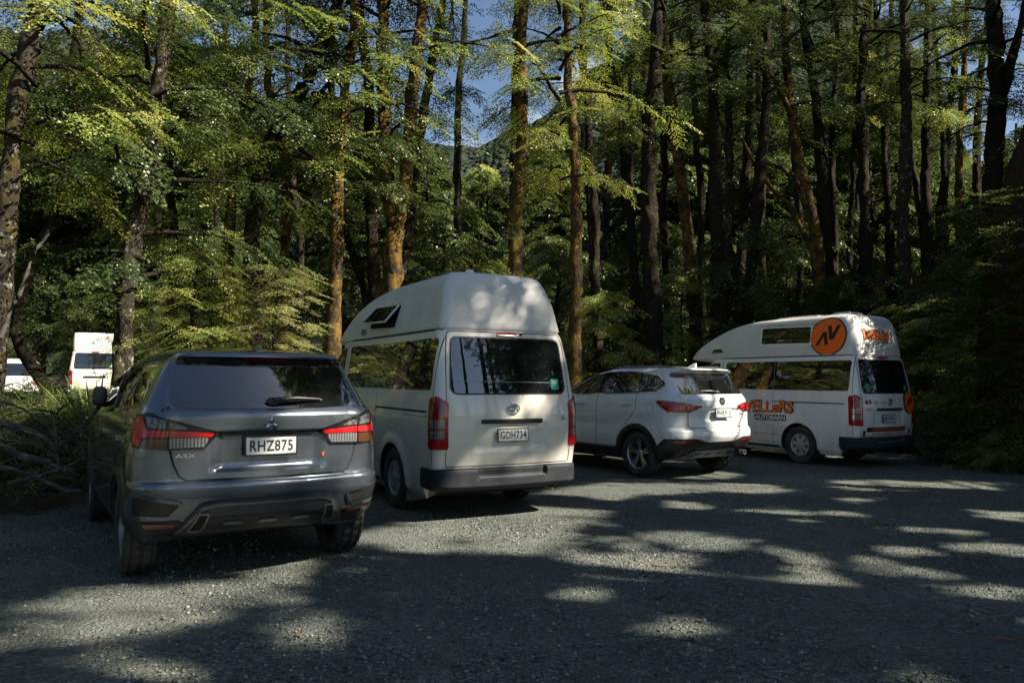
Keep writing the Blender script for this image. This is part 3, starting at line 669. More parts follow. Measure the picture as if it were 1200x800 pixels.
def build_suv():
    x, y, a, sc_ = POSE['AS']; root = empty('compact_suv', (x, y, 0), a); root.scale = (sc_,)*3
    tag(root, 'grey metallic compact SUV with black lower rear bumper and dark rear window, nearest the camera', 'car', 'vehicles parked along the forest edge')
    P = M['silver']
    rows = [(.24, .80, -.42, 3.30, .06, .2, .2, .3), (.36, .86, -.55, 3.45, .09, .24, .25, .35), (.44, .885, -.66, 3.50, .12, .26, .3, .4), (.56, .895, -.755, 3.52, .15, .26, .3, .45), (.63, .900, -.795, 3.52, .17, .26, .3, .45), (.695, .900, -.797, 3.51, .17, .26, .3, .45),
            (.722, .900, -.778, 3.50, .17, .26, .3, .45), (.735, .900, -.735, 3.49, .14, .25, .3, .45), (.90, .893, -.732, 3.42, .14, .24, .3, .45), (1.0, .883, -.735, 3.20, .14, .24, .3, .4), (1.08, .872, -.74, 2.75, .15, .24, .25, .4), (1.165, .855, -.745, 2.30, .16, .24, .2, .35),
            (1.20, .842, -.725, 2.15, .16, .24, .2, .35), (1.24, .820, -.675, 2.03, .15, .22, .2, .3), (1.33, .775, -.63, 1.83, .14, .2, .2, .3), (1.45, .715, -.575, 1.55, .13, .18, .2, .3), (1.535, .665, -.535, 1.32, .12, .16, .2, .28),
            (1.56, .645, -.545, 1.22, .12, .16, .2, .28), (1.59, .615, -.585, 1.05, .13, .16, .18, .25), (1.615, .59, -.575, .98, .13, .16, .15, .25), (1.645, .54, -.38, .86, .10, .15, .12, .2), (1.672, .44, -.02, .72, .05, .1, .08, .12), (1.685, .25, .2, .55, .02, .05, .03, .05), (1.688, .1, .3, .45, .02, .05, .03, .05)]
    def hips(V):     # shoulder over the rear wheel and pinched bumper corners
        V = V.copy(); s = np.sign(V[:, 0]); k = np.exp(-((V[:, 1]+.15)/.55)**2)*np.exp(-((V[:, 2]-.92)/.16)**2); V[:, 0] += s*(np.abs(V[:, 0]) > .6)*k*.012
        q = np.exp(-((V[:, 2]-1.02)/.05)**2)*(V[:, 1] > -.2)*(V[:, 1] < 2.6); V[:, 0] -= s*(np.abs(V[:, 0]) > .6)*q*.008
        return V
    def wide_cabin(V):
        V = V.copy(); V[:, 0] *= 1+.09*sstep(-.45, .35, V[:, 1])*sstep(1.15, 1.45, V[:, 2]); return V
    sh = Shell(rows, .02, [bump_arch(0, .35, .40, .56, .016), bump_arch(2.67, .35, .40, .56, .016), hips, front_taper(2.0, 3.6, .10), rear_recess(.37, .80, 1.06, .050, .06, .010), tuck(-.28, -.52, .12), wide_cabin], nR=60)
    cuts = [(yy, .352, .392, s*.52, s*1.1) for yy in (0, 2.67) for s in (-1, 1)]
    me = sh.mesh('body', cuts); me.materials[0] = P; me.materials[1] = M['well']; link('body', me, [P], root)
    G = M['glass']
    rw = patch('rear_window', sh, rounded([(-.685, 1.235, .09), (-.4, 1.222, .1), (.4, 1.222, .1), (.685, 1.235, .09), (.60, 1.535, .05), (-.60, 1.535, .05)]), 'rear', G, root, .004, .02, .04)
    sp = patch('roof_spoiler', sh, rounded([(-.615, 1.535, .02), (.615, 1.535, .02), (.585, 1.60, .03), (-.585, 1.60, .03)]), 'rear', M['gloss'], root, .012, .03, .03)
    patch('spoiler_lip', sh, rounded([(-.595, 1.592, .01), (.595, 1.592, .01), (.55, 1.622, .02), (.3, 1.632, .02), (-.3, 1.632, .02), (-.55, 1.622, .02)]), 'rear', P, sp, .022, .05, .03)
    patch('brake_light', sh, rounded([(-.16, 1.566), (.16, 1.566), (.16, 1.583), (-.16, 1.583)], .006), 'rear', M['dred'], sp, .016, .01, .03)
    ribbons('tailgate_shut_line', sh, [([(-.66, 1.235), (-.76, 1.19)], 'rear', False), ([(.66, 1.235), (.76, 1.19)], 'rear', False), ([(-.665, .955), (-.64, .85), (-.60, .765), (-.55, .738), (.55, .738), (.60, .765), (.64, .85), (.665, .955)], 'rear', False)], M['seam'], root, .014)
    def side(s):
        v = 'left' if s < 0 else 'right'
        patch('side_window', sh, rounded([(-.42, 1.245, .03), (-.02, 1.21, .02), (.08, 1.50, .03), (-.20, 1.44, .06)]), v, G, root, .004, .02)
        patch('side_window', sh, rounded([(.02, 1.20, .02), (.85, 1.16, .02), (.85, 1.535, .03), (.12, 1.505, .03)]), v, G, root, .004, .02)
        patch('side_window', sh, rounded([(.92, 1.158, .02), (1.95, 1.12, .04), (1.45, 1.42, .1), (1.25, 1.52, .05), (.92, 1.535, .03)]), v, G, root, .004, .02)
        ribbons('shut_line', sh, [([(.0, 1.18), (-.05, 1.0), (.20, .80), (.38, .62), (.40, .40)], v, False), ([(.885, .36), (.885, 1.18)], v, False), ([(1.98, .36), (2.02, 1.14)], v, False), ([(.4, .34), (2.0, .34)], v, False)], M['seam'], root, .009)
        for yy in (.02, 1.05): patch('door_handle', sh, rounded([(yy+.08, .965), (yy+.28, .965), (yy+.28, 1.0), (yy+.08, 1.0)], .015), v, P, root, .028, .03)
        arch_ring('arch_cladding', root, sh, 0, .352, .388, .445, s, M['black'], .010, -28, 208); arch_ring('arch_cladding', root, sh, 2.67, .352, .388, .445, s, M['black'], .010, -28, 208)
        patch('sill_cladding', sh, rounded([(.38, .25, .02), (2.30, .25, .02), (2.30, .38, .03), (.38, .38, .03)]), v, M['black'], root, .012, .03)
        patch('side_strake', sh, [(.45, .385), (2.2, .40), (2.2, .425), (.45, .41)], v, M['chrome'], root, .010, .015)
        # tail light: black housing round the corner, red L, clear rows, amber block
        m_ = [(.345, 1.062, .01), (.55, 1.122, .02), (.70, 1.165, .03), (.80, 1.20, .02), (.885, 1.185, .03), (.925, 1.06, .03), (.905, .965, .03), (.66, .945, .02), (.44, .955, .03)]
        a = -20 if s > 0 else 20
        d, A, B = vframe(a)
        def tx(x):      # rear-view position on the skin -> sideways coordinate of the oblique view
            if abs(x) <= .80: h = hit(sh, 'rear', (s*x, 1.06))
            else: h0 = hit(sh, 'rear', (s*.80, 1.06)); h = Vector((s*(.80+(x-.80)*.62), h0.y+(x-.80)*1.25, 0))
            return Vector((h.x, h.y, 0)).dot(A)
        def pp(l): 
            q = [(tx(t[0]),)+tuple(t[1:]) for t in l]; return q if s > 0 else q[::-1]
        lamp = patch('tail_light', sh, rounded(pp(m_), .02), a, M['gloss'], root, .014, .03, .03)
        L = lambda n, l, mm, o=.019, r=.008: patch(n, sh, rounded(pp([q+(r,) for q in l]), r), a, M[mm], lamp, o, .008, .03)
        L('red_lens', [(.375, 1.056), (.662, 1.080), (.662, 1.032), (.40, 1.032)], 'red')
        L('red_lens', [(.672, 1.075), (.80, 1.085), (.835, 1.175), (.875, 1.175), (.910, 1.06), (.895, .98), (.845, .98), (.83, 1.035), (.672, 1.035)], 'red', .021)
        L('clear_lens', [(.415, 1.026), (.662, 1.026), (.662, .957), (.445, .965)], 'clear')
        L('amber_lens', [(.680, 1.022), (.80, 1.025), (.828, .985), (.82, .958), (.680, .955)], 'amber')
        L('smoked_lens', [(.685, 1.09), (.785, 1.10), (.815, 1.18), (.70, 1.15)], 'smoke')
        L('smoked_lens', [(.53, 1.085), (.662, 1.09), (.662, 1.13), (.60, 1.12)], 'smoke')
        # side vent and reflector in the bumper
        vs2 = pp([(.56, .585, .03), (.88, .655, .03), (.90, .50, .03), (.66, .485, .03)])
        ve = patch('bumper_vent', sh, rounded([(q[0], q[1], .025) for q in vs2], .025), a, M['black'], root, .004, .02, .03)
        ribbons('vent_surround', sh, [(rounded([(q[0], q[1], .025) for q in vs2], .025), a, True)], P, root, .022, .010)
        patch('reflector', sh, rounded(pp([(.64, .405, .01), (.82, .410, .01), (.82, .445, .01), (.64, .435, .01)]), .01), a, M['dred'], root, .022, .02, .03)
        patch('bumper_corner', sh, rounded(pp([(.52, .33, .01), (.93, .33, .02), (.93, .455, .01), (.60, .455, .01)]), .01), a, M['black'], root, .012, .03, .03)
        for yy in (0, 2.67): make_wheel(root, (s*.775, yy, .352), .352, .225, .232, 'five', s)
        bm = bmesh.new(); pod_bm(bm, (s*.90, 1.62, 1.275), (.115, .10, .18)); tube_bm(bm, [(s*.78, 1.70, 1.16), (s*.88, 1.64, 1.22)], .03); link('wing_mirror', bm_mesh('wing_mirror', bm), M['black'], root)
    both(side)
    patch('windscreen', sh, rounded([(-.66, 1.16, .08), (.66, 1.16, .08), (.52, 1.56, .08), (-.52, 1.56, .08)]), 'front', G, root, .004, .02)
    patch('panoramic_roof', sh, rounded([(-.42, .25), (.42, .25), (.42, .95), (-.42, .95)], .05), 'top', G, root, .003, .01) if False else None
    # black lower bumper with silver bezels
    lb = patch('lower_bumper', sh, rounded([(-.62, .34, .03), (-.42, .33, .03), (.42, .33, .03), (.62, .34, .03), (.47, .565, .05), (.35, .585, .05), (-.35, .585, .05), (-.47, .565, .05)]), 'rear', M['grey'], root, .028, .06, .035)
    patch('diffuser', sh, rounded([(-.44, .345), (.44, .345), (.40, .475), (-.40, .475)], .03), 'rear', M['black'], lb, .036, .02, .04)
    ribbons('bezel', sh, [([(-.58, .37), (-.455, .545), (-.37, .568), (.37, .568), (.455, .545), (.58, .37)], 'rear', False)], M['skid'], lb, .016, .034)
    for s in (-1, 1):
        q = [(s*.435, .37), (s*.525, .37), (s*.475, .505), (s*.41, .505)]
        patch('bezel_panel', sh, rounded(q if s > 0 else q[::-1], .015), 'rear', M['seam'], lb, .042, .02, .04)
        ribbons('bezel_frame', sh, [(rounded(q, .015), 'rear', True)], M['skid'], lb, .014, .046)
    for cx in (-.24, 0, .24): patch('diffuser_fin', sh, rounded([(cx-.07, .41), (cx+.07, .41), (cx+.055, .43), (cx-.055, .43)], .006), 'rear', M['skid'], lb, .052, .03, .04)
    number_plate(root, 'RHZ875', (.0, -.735, .957), R(-2))
    patch('plate_top_strip', sh, [(-.34, 1.045), (.34, 1.045), (.34, 1.062), (-.34, 1.062)], 'rear', M['black'], root, .012, .03)  # black strip along the top edge of the plate recess
    # three-diamond badge
    bm = bmesh.new(); yb = hit(sh, 'rear', (0, 1.12)).y-.010
    for k in range(3):
        an = R(90+120*k); r = Vector((math.cos(an), 0, math.sin(an))); t = Vector((-r.z, 0, r.x)); c = Vector((0, yb, 1.112))
        v = [c+r*.004, c+r*.027+t*.0155, c+r*.05, c+r*.027-t*.0155]
        b_ = [bm.verts.new(p) for p in v]; m2 = bm.verts.new(c+r*.027+Vector((0, -.006, 0))); b2 = [bm.verts.new(p+Vector((0, .02, 0))) for p in v]
        for i in range(4): bm.faces.new((b_[i], b_[(i+1) % 4], m2)); bm.faces.new((b_[i], b2[i], b2[(i+1) % 4], b_[(i+1) % 4]))
    bmesh.ops.recalc_face_normals(bm, faces=bm.faces); link('badge', bm_mesh('badge', bm, smooth=False), M['chrome'], root)
    text_on('model_lettering', sh, 'ASX', 'rear', -.565, .905, .028, M['chrome'], root, .006, .01, width=.13)
    # wiper
    hw_ = hit(sh, 'rear', (.02, 1.275)); hw2 = hit(sh, 'rear', (.36, 1.29))
    bm = bmesh.new(); box_bm(bm, hw_.x, hw_.y-.03, 1.275, .10, .04, .05, .015); tube_bm(bm, [(hw_.x, hw_.y-.045, 1.28), (.18, hw_.y-.045, 1.295), (.38, hw2.y-.03, 1.285)], [.02, .014, .008]); tube_bm(bm, [(.04, hw_.y-.022, 1.262), (.40, hw2.y-.016, 1.278)], .007, 6)
    link('rear_wiper', bm_mesh('rear_wiper', bm), M['black'], root)
    # shark fin
    bm = bmesh.new(); A = [(-.025, -.36), (.025, -.36), (.018, -.17), (-.018, -.17)]
    lo = [bm.verts.new((px, py, hit(sh, 'top', (px, py)).z-.01)) for px, py in A]; hi = [bm.verts.new(p) for p in ((-.006, -.375, 1.70), (.006, -.375, 1.70), (.005, -.32, 1.70), (-.005, -.32, 1.70))]
    for i in range(4): bm.faces.new((lo[i], lo[(i+1) % 4], hi[(i+1) % 4], hi[i]))
    bm.faces.new(hi); bmesh.ops.recalc_face_normals(bm, faces=bm.faces); link('roof_antenna', bm_mesh('roof_antenna', bm, sharp=60), P, root)
    bm = bmesh.new(); box_bm(bm, 0, 1.45, .30, 1.2, 3.2, .08, .02); tube_bm(bm, [(-.7, 0, .33), (.7, 0, .33)], .05); tube_bm(bm, [(.45, -.45, .33), (.45, .3, .30)], .03); link('chassis', bm_mesh('chassis', bm), M['well'], root)
    lf = bmesh.new(); hh = hit(sh, 'rear', (.40, .885)); v = [lf.verts.new(hh+Vector(q)) for q in ((-.012, -.004, .0), (.0, -.005, -.018), (.014, -.004, -.004), (.004, -.006, .018))]; lf.faces.new(v)
    o = link('fallen_leaf', bm_mesh('fallen_leaf', lf, smooth=False), M['orange'], None); o.matrix_world = Matrix.Translation((x, y, 0)) @ Matrix.Rotation(a, 4, 'Z'); tag(o, 'tiny orange leaf stuck to the tailgate of the grey SUV', 'leaf')
    return root

def build_hatch():
    x, y, a, sc_ = POSE['MG']; root = empty('white_suv', (x, y, 0), a); root.scale = (sc_,)*3
    tag(root, 'white SUV with slim red tail lights, parked between the two camper vans', 'car', 'vehicles parked along the forest edge')
    P = M['pearl']
    rows = [(.24, .82, -.50, 3.30, .06, .2, .2, .3), (.36, .88, -.66, 3.45, .10, .24, .25, .4), (.46, .915, -.78, 3.52, .14, .26, .3, .45), (.56, .925, -.86, 3.55, .18, .28, .3, .45), (.64, .93, -.895, 3.55, .20, .28, .3, .45), (.70, .93, -.89, 3.54, .20, .28, .3, .45),
            (.735, .928, -.865, 3.53, .20, .28, .3, .45), (.76, .925, -.845, 3.52, .20, .28, .3, .45), (.90, .92, -.85, 3.45, .22, .28, .3, .45), (1.0, .915, -.865, 3.25, .24, .28, .3, .4), (1.08, .905, -.875, 2.85, .26, .28, .25, .4), (1.165, .885, -.86, 2.35, .26, .28, .2, .35),
            (1.22, .860, -.81, 2.15, .22, .26, .2, .35), (1.26, .835, -.765, 2.05, .17, .25, .2, .35), (1.36, .785, -.69, 1.85, .13, .22, .2, .3), (1.48, .725, -.60, 1.55, .10, .2, .2, .3), (1.56, .685, -.55, 1.32, .09, .18, .2, .28),
            (1.585, .668, -.60, 1.22, .11, .18, .18, .25), (1.605, .645, -.63, 1.12, .12, .18, .16, .25), (1.625, .605, -.58, .98, .13, .18, .15, .25), (1.65, .52, -.38, .75, .10, .15, .12, .2), (1.665, .36, -.1, .5, .05, .1, .08, .12), (1.672, .12, .1, .3, .02, .05, .03, .05)]
    def hips(V):
        V = V.copy(); s = np.sign(V[:, 0]); sd = np.abs(V[:, 0]) > .6
        V[:, 0] += s*sd*np.exp(-((V[:, 1]+.1)/.6)**2)*np.exp(-((V[:, 2]-.97)/.10)**2)*.016
        V[:, 0] -= s*sd*np.exp(-((V[:, 2]-.72)/.10)**2)*sstep(.2, .6, V[:, 1])*sstep(2.4, 2.0, V[:, 1])*.014
        return V
    sh = Shell(rows, .02, [bump_arch(0, .35, .40, .58, .012), bump_arch(2.72, .35, .40, .58, .012), hips, front_taper(2.0, 3.7, .10), rear_recess(.46, .855, 1.03, .030, .03, .015), tuck(-.30, -.6, .05)], nR=50)
    cuts = [(yy, .345, .392, s*.54, s*1.1) for yy in (0, 2.72) for s in (-1, 1)]
    me = sh.mesh('body', cuts); me.materials[0] = P; me.materials[1] = M['well']; link('body', me, [P], root)
    G = M['glass']
    rw = patch('rear_window', sh, rounded([(-.73, 1.245, .06), (.73, 1.245, .06), (.665, 1.555, .03), (-.665, 1.555, .03)]), 'rear', M['sky_glass'], root, .004, .02, .04)
    sp = patch('roof_spoiler', sh, rounded([(-.655, 1.568, .02), (.655, 1.568, .02), (.61, 1.625, .02), (-.61, 1.625, .02)]), 'rear', P, root, .04, .06, .03)
    patch('brake_light', sh, rounded([(-.20, 1.578), (.20, 1.578), (.20, 1.598), (-.20, 1.598)], .006), 'rear', M['dred'], sp, .049, .01, .03)
    ribbons('tailgate_shut_line', sh, [([(-.62, 1.0), (-.62, .80), (-.58, .755), (.58, .755), (.62, .80), (.62, 1.0)], 'rear', False), ([(-.73, 1.235), (-.66, 1.15)], 'rear', False), ([(.73, 1.235), (.66, 1.15)], 'rear', False)], M['seam'], root, .009)
    def side(s):
        v = 'left' if s < 0 else 'right'
        sur = patch('window_surround', sh, rounded([(-.50, 1.385, .06), (-.30, 1.275, .03), (.9, 1.235, .02), (2.0, 1.19, .03), (1.30, 1.52, .25), (.8, 1.592, .2), (.3, 1.585, .2), (-.25, 1.53, .15)]), v, M['gloss'], root, .004, .01)
        ribbons('window_trim', sh, [(rounded([(-.50, 1.385, .06), (-.30, 1.275, .03), (.9, 1.235, .02), (2.0, 1.19, .03), (1.30, 1.52, .25), (.8, 1.592, .2), (.3, 1.585, .2), (-.25, 1.53, .15)]), v, True)], M['chrome'], sur, .014, .008)
        patch('side_window', sh, rounded([(-.46, 1.385, .05), (-.285, 1.295, .02), (.02, 1.285, .02), (.10, 1.555, .03), (-.23, 1.505, .12)]), v, G, sur, .009, .01)
        patch('side_window', sh, rounded([(.04, 1.285, .02), (.86, 1.255, .02), (.86, 1.573, .03), (.5, 1.573, .1), (.115, 1.555, .03)]), v, G, sur, .009, .01)
        patch('side_window', sh, rounded([(.97, 1.25, .02), (1.92, 1.21, .03), (1.30, 1.495, .2), (.97, 1.568, .03)]), v, G, sur, .009, .01)
        ribbons('shut_line', sh, [([(.05, 1.26), (.02, 1.0), (.22, .80), (.42, .60), (.44, .42)], v, False), ([(.915, .42), (.915, 1.24)], v, False), ([(2.0, .42), (2.05, 1.18)], v, False), ([(.44, .42), (2.02, .42)], v, False)], M['seam'], root, .009)
        ribbons('fuel_flap', sh, [(circle(-.28, 1.03, .075, .075, 20), v, True)], M['seam'], root, .005)
        for yy in (.06, 1.10): patch('door_handle', sh, rounded([(yy+.08, 1.07), (yy+.28, 1.07), (yy+.28, 1.105), (yy+.08, 1.105)], .015), v, P, root, .028, .03)
        arch_ring('arch_cladding', root, sh, 0, .345, .388, .455, s, M['black'], .010, -28, 208); arch_ring('arch_cladding', root, sh, 2.72, .345, .388, .455, s, M['black'], .010, -28, 208)
        patch('sill_cladding', sh, rounded([(.38, .25, .02), (2.34, .25, .02), (2.34, .42, .03), (.38, .42, .03)]), v, M['black'], root, .012, .03)
        patch('sill_strip', sh, [(.50, .405), (2.1, .425), (2.1, .45), (.50, .43)], v, M['chrome'], root, .016, .02)
        a = -35 if s > 0 else 35
        d, A, B = vframe(a)
        def tx(x):
            if abs(x) <= .78: h = hit(sh, 'rear', (s*x, 1.06))
            else: h0 = hit(sh, 'rear', (s*.78, 1.06)); h = Vector((s*(.78+(x-.78)*.55), h0.y+(x-.78)*.95, 0))
            return Vector((h.x, h.y, 0)).dot(A)
        def pp(l):
            q = [(tx(t[0]),)+tuple(t[1:]) for t in l]; return q if s > 0 else q[::-1]
        lamp = patch('tail_light', sh, rounded(pp([(.36, 1.07, .02), (.66, 1.115, .03), (.98, 1.155, .03), (1.08, 1.145, .03), (1.02, 1.06, .04), (.92, .985, .03), (.58, .985, .03)]), .02), a, M['dred'], root, .014, .03, .03)
        L = lambda l, mm, o=.019: patch('red_lens', sh, rounded(pp(l), .01), a, M[mm], lamp, o, .008, .03)
        L([(.41, 1.072), (.64, 1.09), (.64, 1.05), (.50, 1.045)], 'red'); L([(.70, 1.095), (1.0, 1.13), (1.03, 1.085), (.88, 1.06), (.70, 1.05)], 'red'); L([(.64, 1.03), (.90, 1.035), (.96, 1.02), (.90, 1.003), (.64, 1.003)], 'red')
        ribbons('lamp_seam', sh, [([(tx(.655), .99), (tx(.655), 1.11)], a, False)], M['seam'], lamp, .008, .022)
        patch('reflector', sh, rounded(pp([(.52, .528, .01), (.86, .545, .01), (.86, .575, .01), (.52, .56, .01)]), .01), a, M['dred'], root, .022, .01, .03)
        patch('bumper_corner', sh, rounded(pp([(.30, .30, .02), (1.06, .28, .02), (1.06, .50, .02), (.98, .60, .03), (.50, .60, .03), (.30, .545, .03)]), .02), a, M['black'], root, .012, .03, .03)
        bm = bmesh.new(); lathe_x(bm, [(0, .030), (.10, .034), (.10, .028), (0, .025)], 20); place(bm, Matrix.Translation((s*.60, -.70, .355)) @ Matrix.Rotation(R(-90), 4, 'Z')); link('exhaust_tip', bm_mesh('exhaust_tip', bm), M['skid'], root)
        for yy in (0, 2.72): make_wheel(root, (s*.80, yy, .345), .345, .235, .232, 'twin', s)
        bm = bmesh.new(); pod_bm(bm, (s*1.03, 1.85, 1.23), (.20, .13, .155)); tube_bm(bm, [(s*.86, 1.9, 1.18), (s*.95, 1.87, 1.2)], .03); link('wing_mirror', bm_mesh('wing_mirror', bm), P, root)
        bm = bmesh.new(); tube_bm(bm, [(s*.55, y_, hit(sh, 'top', (s*.55, y_)).z+(.0 if i in (0, 6) else .018)) for i, y_ in enumerate((-.42, -.30, -.1, .3, .6, .8, .92))], .014); link('roof_rail', bm_mesh('roof_rail', bm), M['skid'], root)
    both(side)
    patch('windscreen', sh, rounded([(-.70, 1.20, .08), (.70, 1.20, .08), (.56, 1.58, .08), (-.56, 1.58, .08)]), 'front', G, root, .004, .02)
    lb = patch('lower_bumper', sh, rounded([(-.55, .28, .02), (.55, .28, .02), (.55, .545, .02), (-.55, .545, .02)]), 'rear', M['black'], root, .010, .03, .04)
    patch('skid_plate', sh, rounded([(-.62, .30, .01), (.62, .30, .01), (.42, .41, .03), (-.42, .41, .03)]), 'rear', M['skid'], lb, .040, .05, .04)
    for cx in (-.36, -.12, .12, .36): patch('skid_slot', sh, rounded([(cx-.09, .33), (cx+.05, .33), (cx+.09, .38), (cx-.05, .38)], .01), 'rear', M['black'], lb, .044, .01, .04)
    number_plate(root, 'PHR915', (.02, -.875, .965), R(-3))
    bm = bmesh.new(); yb = hit(sh, 'rear', (0, 1.14)).y; pts = [(.062*math.cos(R(22.5+45*k)), .062*math.sin(R(22.5+45*k))) for k in range(8)]
    v0 = [bm.verts.new((p[0], yb-.012, 1.14+p[1])) for p in pts]; v1 = [bm.verts.new((p[0], yb+.02, 1.14+p[1])) for p in pts]; bm.faces.new(v0)
    for k in range(8): bm.faces.new((v0[k], v1[k], v1[(k+1) % 8], v0[(k+1) % 8]))
    bg = link('badge', bm_mesh('badge', bm, smooth=False), M['ink'], root)
    text_on('badge_lettering', None, 'MG', 'rear', 0, 1.14, .045, M['chrome'], bg, 0, .01); bg.children[0].data.transform(Matrix.Translation((0, 6+yb-.015, 0)))
    text_on('model_lettering', sh, 'HS', 'rear', .53, .945, .035, M['grey'], root, .006, .01, width=.09)
    h1 = hit(sh, 'rear', (.0, 1.28)); h2 = hit(sh, 'rear', (-.30, 1.30))
    bm = bmesh.new(); box_bm(bm, 0, h1.y-.03, 1.275, .09, .04, .05, .015); tube_bm(bm, [(0, h1.y-.045, 1.28), (-.18, h1.y-.03, 1.295), (-.34, h2.y-.02, 1.29)], [.018, .013, .008]); link('rear_wiper', bm_mesh('rear_wiper', bm), M['black'], root)
    bm = bmesh.new(); A = [(-.022, -.36), (.022, -.36), (.016, -.19), (-.016, -.19)]
    lo = [bm.verts.new((px, py, hit(sh, 'top', (px, py)).z-.01)) for px, py in A]; hi = [bm.verts.new(p) for p in ((-.005, -.375, 1.72), (.005, -.375, 1.72), (.004, -.34, 1.72), (-.004, -.34, 1.72))]
    for i in range(4): bm.faces.new((lo[i], lo[(i+1) % 4], hi[(i+1) % 4], hi[i]))
    bm.faces.new(hi); bmesh.ops.recalc_face_normals(bm, faces=bm.faces); link('roof_antenna', bm_mesh('roof_antenna', bm, sharp=60), P, root)
    bm = bmesh.new(); box_bm(bm, 0, 1.45, .30, 1.3, 3.4, .08, .02); tube_bm(bm, [(-.7, 0, .33), (.7, 0, .33)], .05); link('chassis', bm_mesh('chassis', bm), M['well'], root)
    return root
def copy_tree(o, parent=None):
    c = o.copy(); COL.objects.link(c)
    if parent: c.parent = parent
    for ch in list(o.children): copy_tree(ch, c)
    return c
suv = build_suv()
camper1 = build_camper_one()
hatch = build_hatch()
camper2 = build_camper_two()
# ------------------------------------------------------------------ ground
def at(u, v, Y):
    """a point at depth Y seen through pixel (u, v) of the 1200 x 800 photograph"""
    c, s = math.cos(PITCH), math.sin(PITCH); dx, dz = (u-600)/FPX, -(v-400)/FPX
    d = Vector((dx, c-dz*s, dz*c+s)); return Vector((0, 0, CAM_H))+d*(Y/d.y)
def gpx(u, v): 
    c, s = math.cos(PITCH), math.sin(PITCH); dx, dz = (u-600)/FPX, -(v-400)/FPX
    d = Vector((dx, c-dz*s, dz*c+s)); return d*(-CAM_H/d.z)
def vnoise(x, y, seed=0, oct=4):
    """smooth value noise, vectorised"""
    x, y = np.broadcast_arrays(np.asarray(x, float), np.asarray(y, float)); out = np.zeros(x.shape); amp = 1.; f = 1.
    for o in range(oct):
        xi, yi = np.floor(x*f), np.floor(y*f); xf, yf = x*f-xi, y*f-yi
        h = lambda a, b: np.modf(np.abs(np.sin(a*127.1+b*311.7+seed*17.3+o*7.7)*43758.5453))[0]
        u, v = xf*xf*(3-2*xf), yf*yf*(3-2*yf)
        out += amp*((h(xi, yi)*(1-u)+h(xi+1, yi)*u)*(1-v)+(h(xi, yi+1)*(1-u)+h(xi+1, yi+1)*u)*v-.5); amp *= .5; f *= 2
    return out
EDGE = np.array([(-30, 1.0), (-9, 4.2), (-6.3, 6.2), (-4.9, 8.4), (-4.4, 10.2), (-2.8, 13.6), (0, 16.8), (3.8, 19.0), (7.4, 17.0), (9.2, 14.2), (13, 12.6), (30, 11.0)])
def lot_mask(x, y):     # 1 on the gravel lot, 0 in the forest
    e = np.interp(x, EDGE[:, 0], EDGE[:, 1]); return sstep(.7, -.7, y-e+.9*vnoise(x*.9, y*.9, 3))
def ground_h(x, y):
    x = np.asarray(x, float); y = np.asarray(y, float)
    k = 1-lot_mask(x, y)
    return .55*sstep(17, 29, y)*sstep(-5, -11, x)+k*(.10+.28*vnoise(x*.45, y*.45, 5)*sstep(0, 1, k))+.018*vnoise(x*.7, y*.7, 9)+1.5*sstep(60, 200, np.hypot(x, y))
def gh(x, y): return float(ground_h(np.array([x]), np.array([y]))[0])
def axis(a, b, st, far):
    c = np.arange(a, b+1e-6, st); k = np.geomspace(st*2, far, 22); return np.concatenate([a-k[::-1], c, b+k])
gx, gy = axis(-16, 16, .16, 2500), axis(1, 26, .16, 2500)
GX, GY = np.meshgrid(gx, gy); GZ = ground_h(GX, GY)
n0, n1 = GX.shape; idx = np.arange(n0*n1).reshape(n0, n1)
gf = np.stack([idx[:-1, :-1], idx[:-1, 1:], idx[1:, 1:], idx[1:, :-1]], -1).reshape(-1, 4)
gme = np_mesh('ground', np.stack([GX, GY, GZ], -1).reshape(-1, 3), gf, smooth=True)
at_ = gme.attributes.new('lot', 'FLOAT', 'POINT'); at_.data.foreach_set('value', lot_mask(GX, GY).ravel().astype(np.float32))
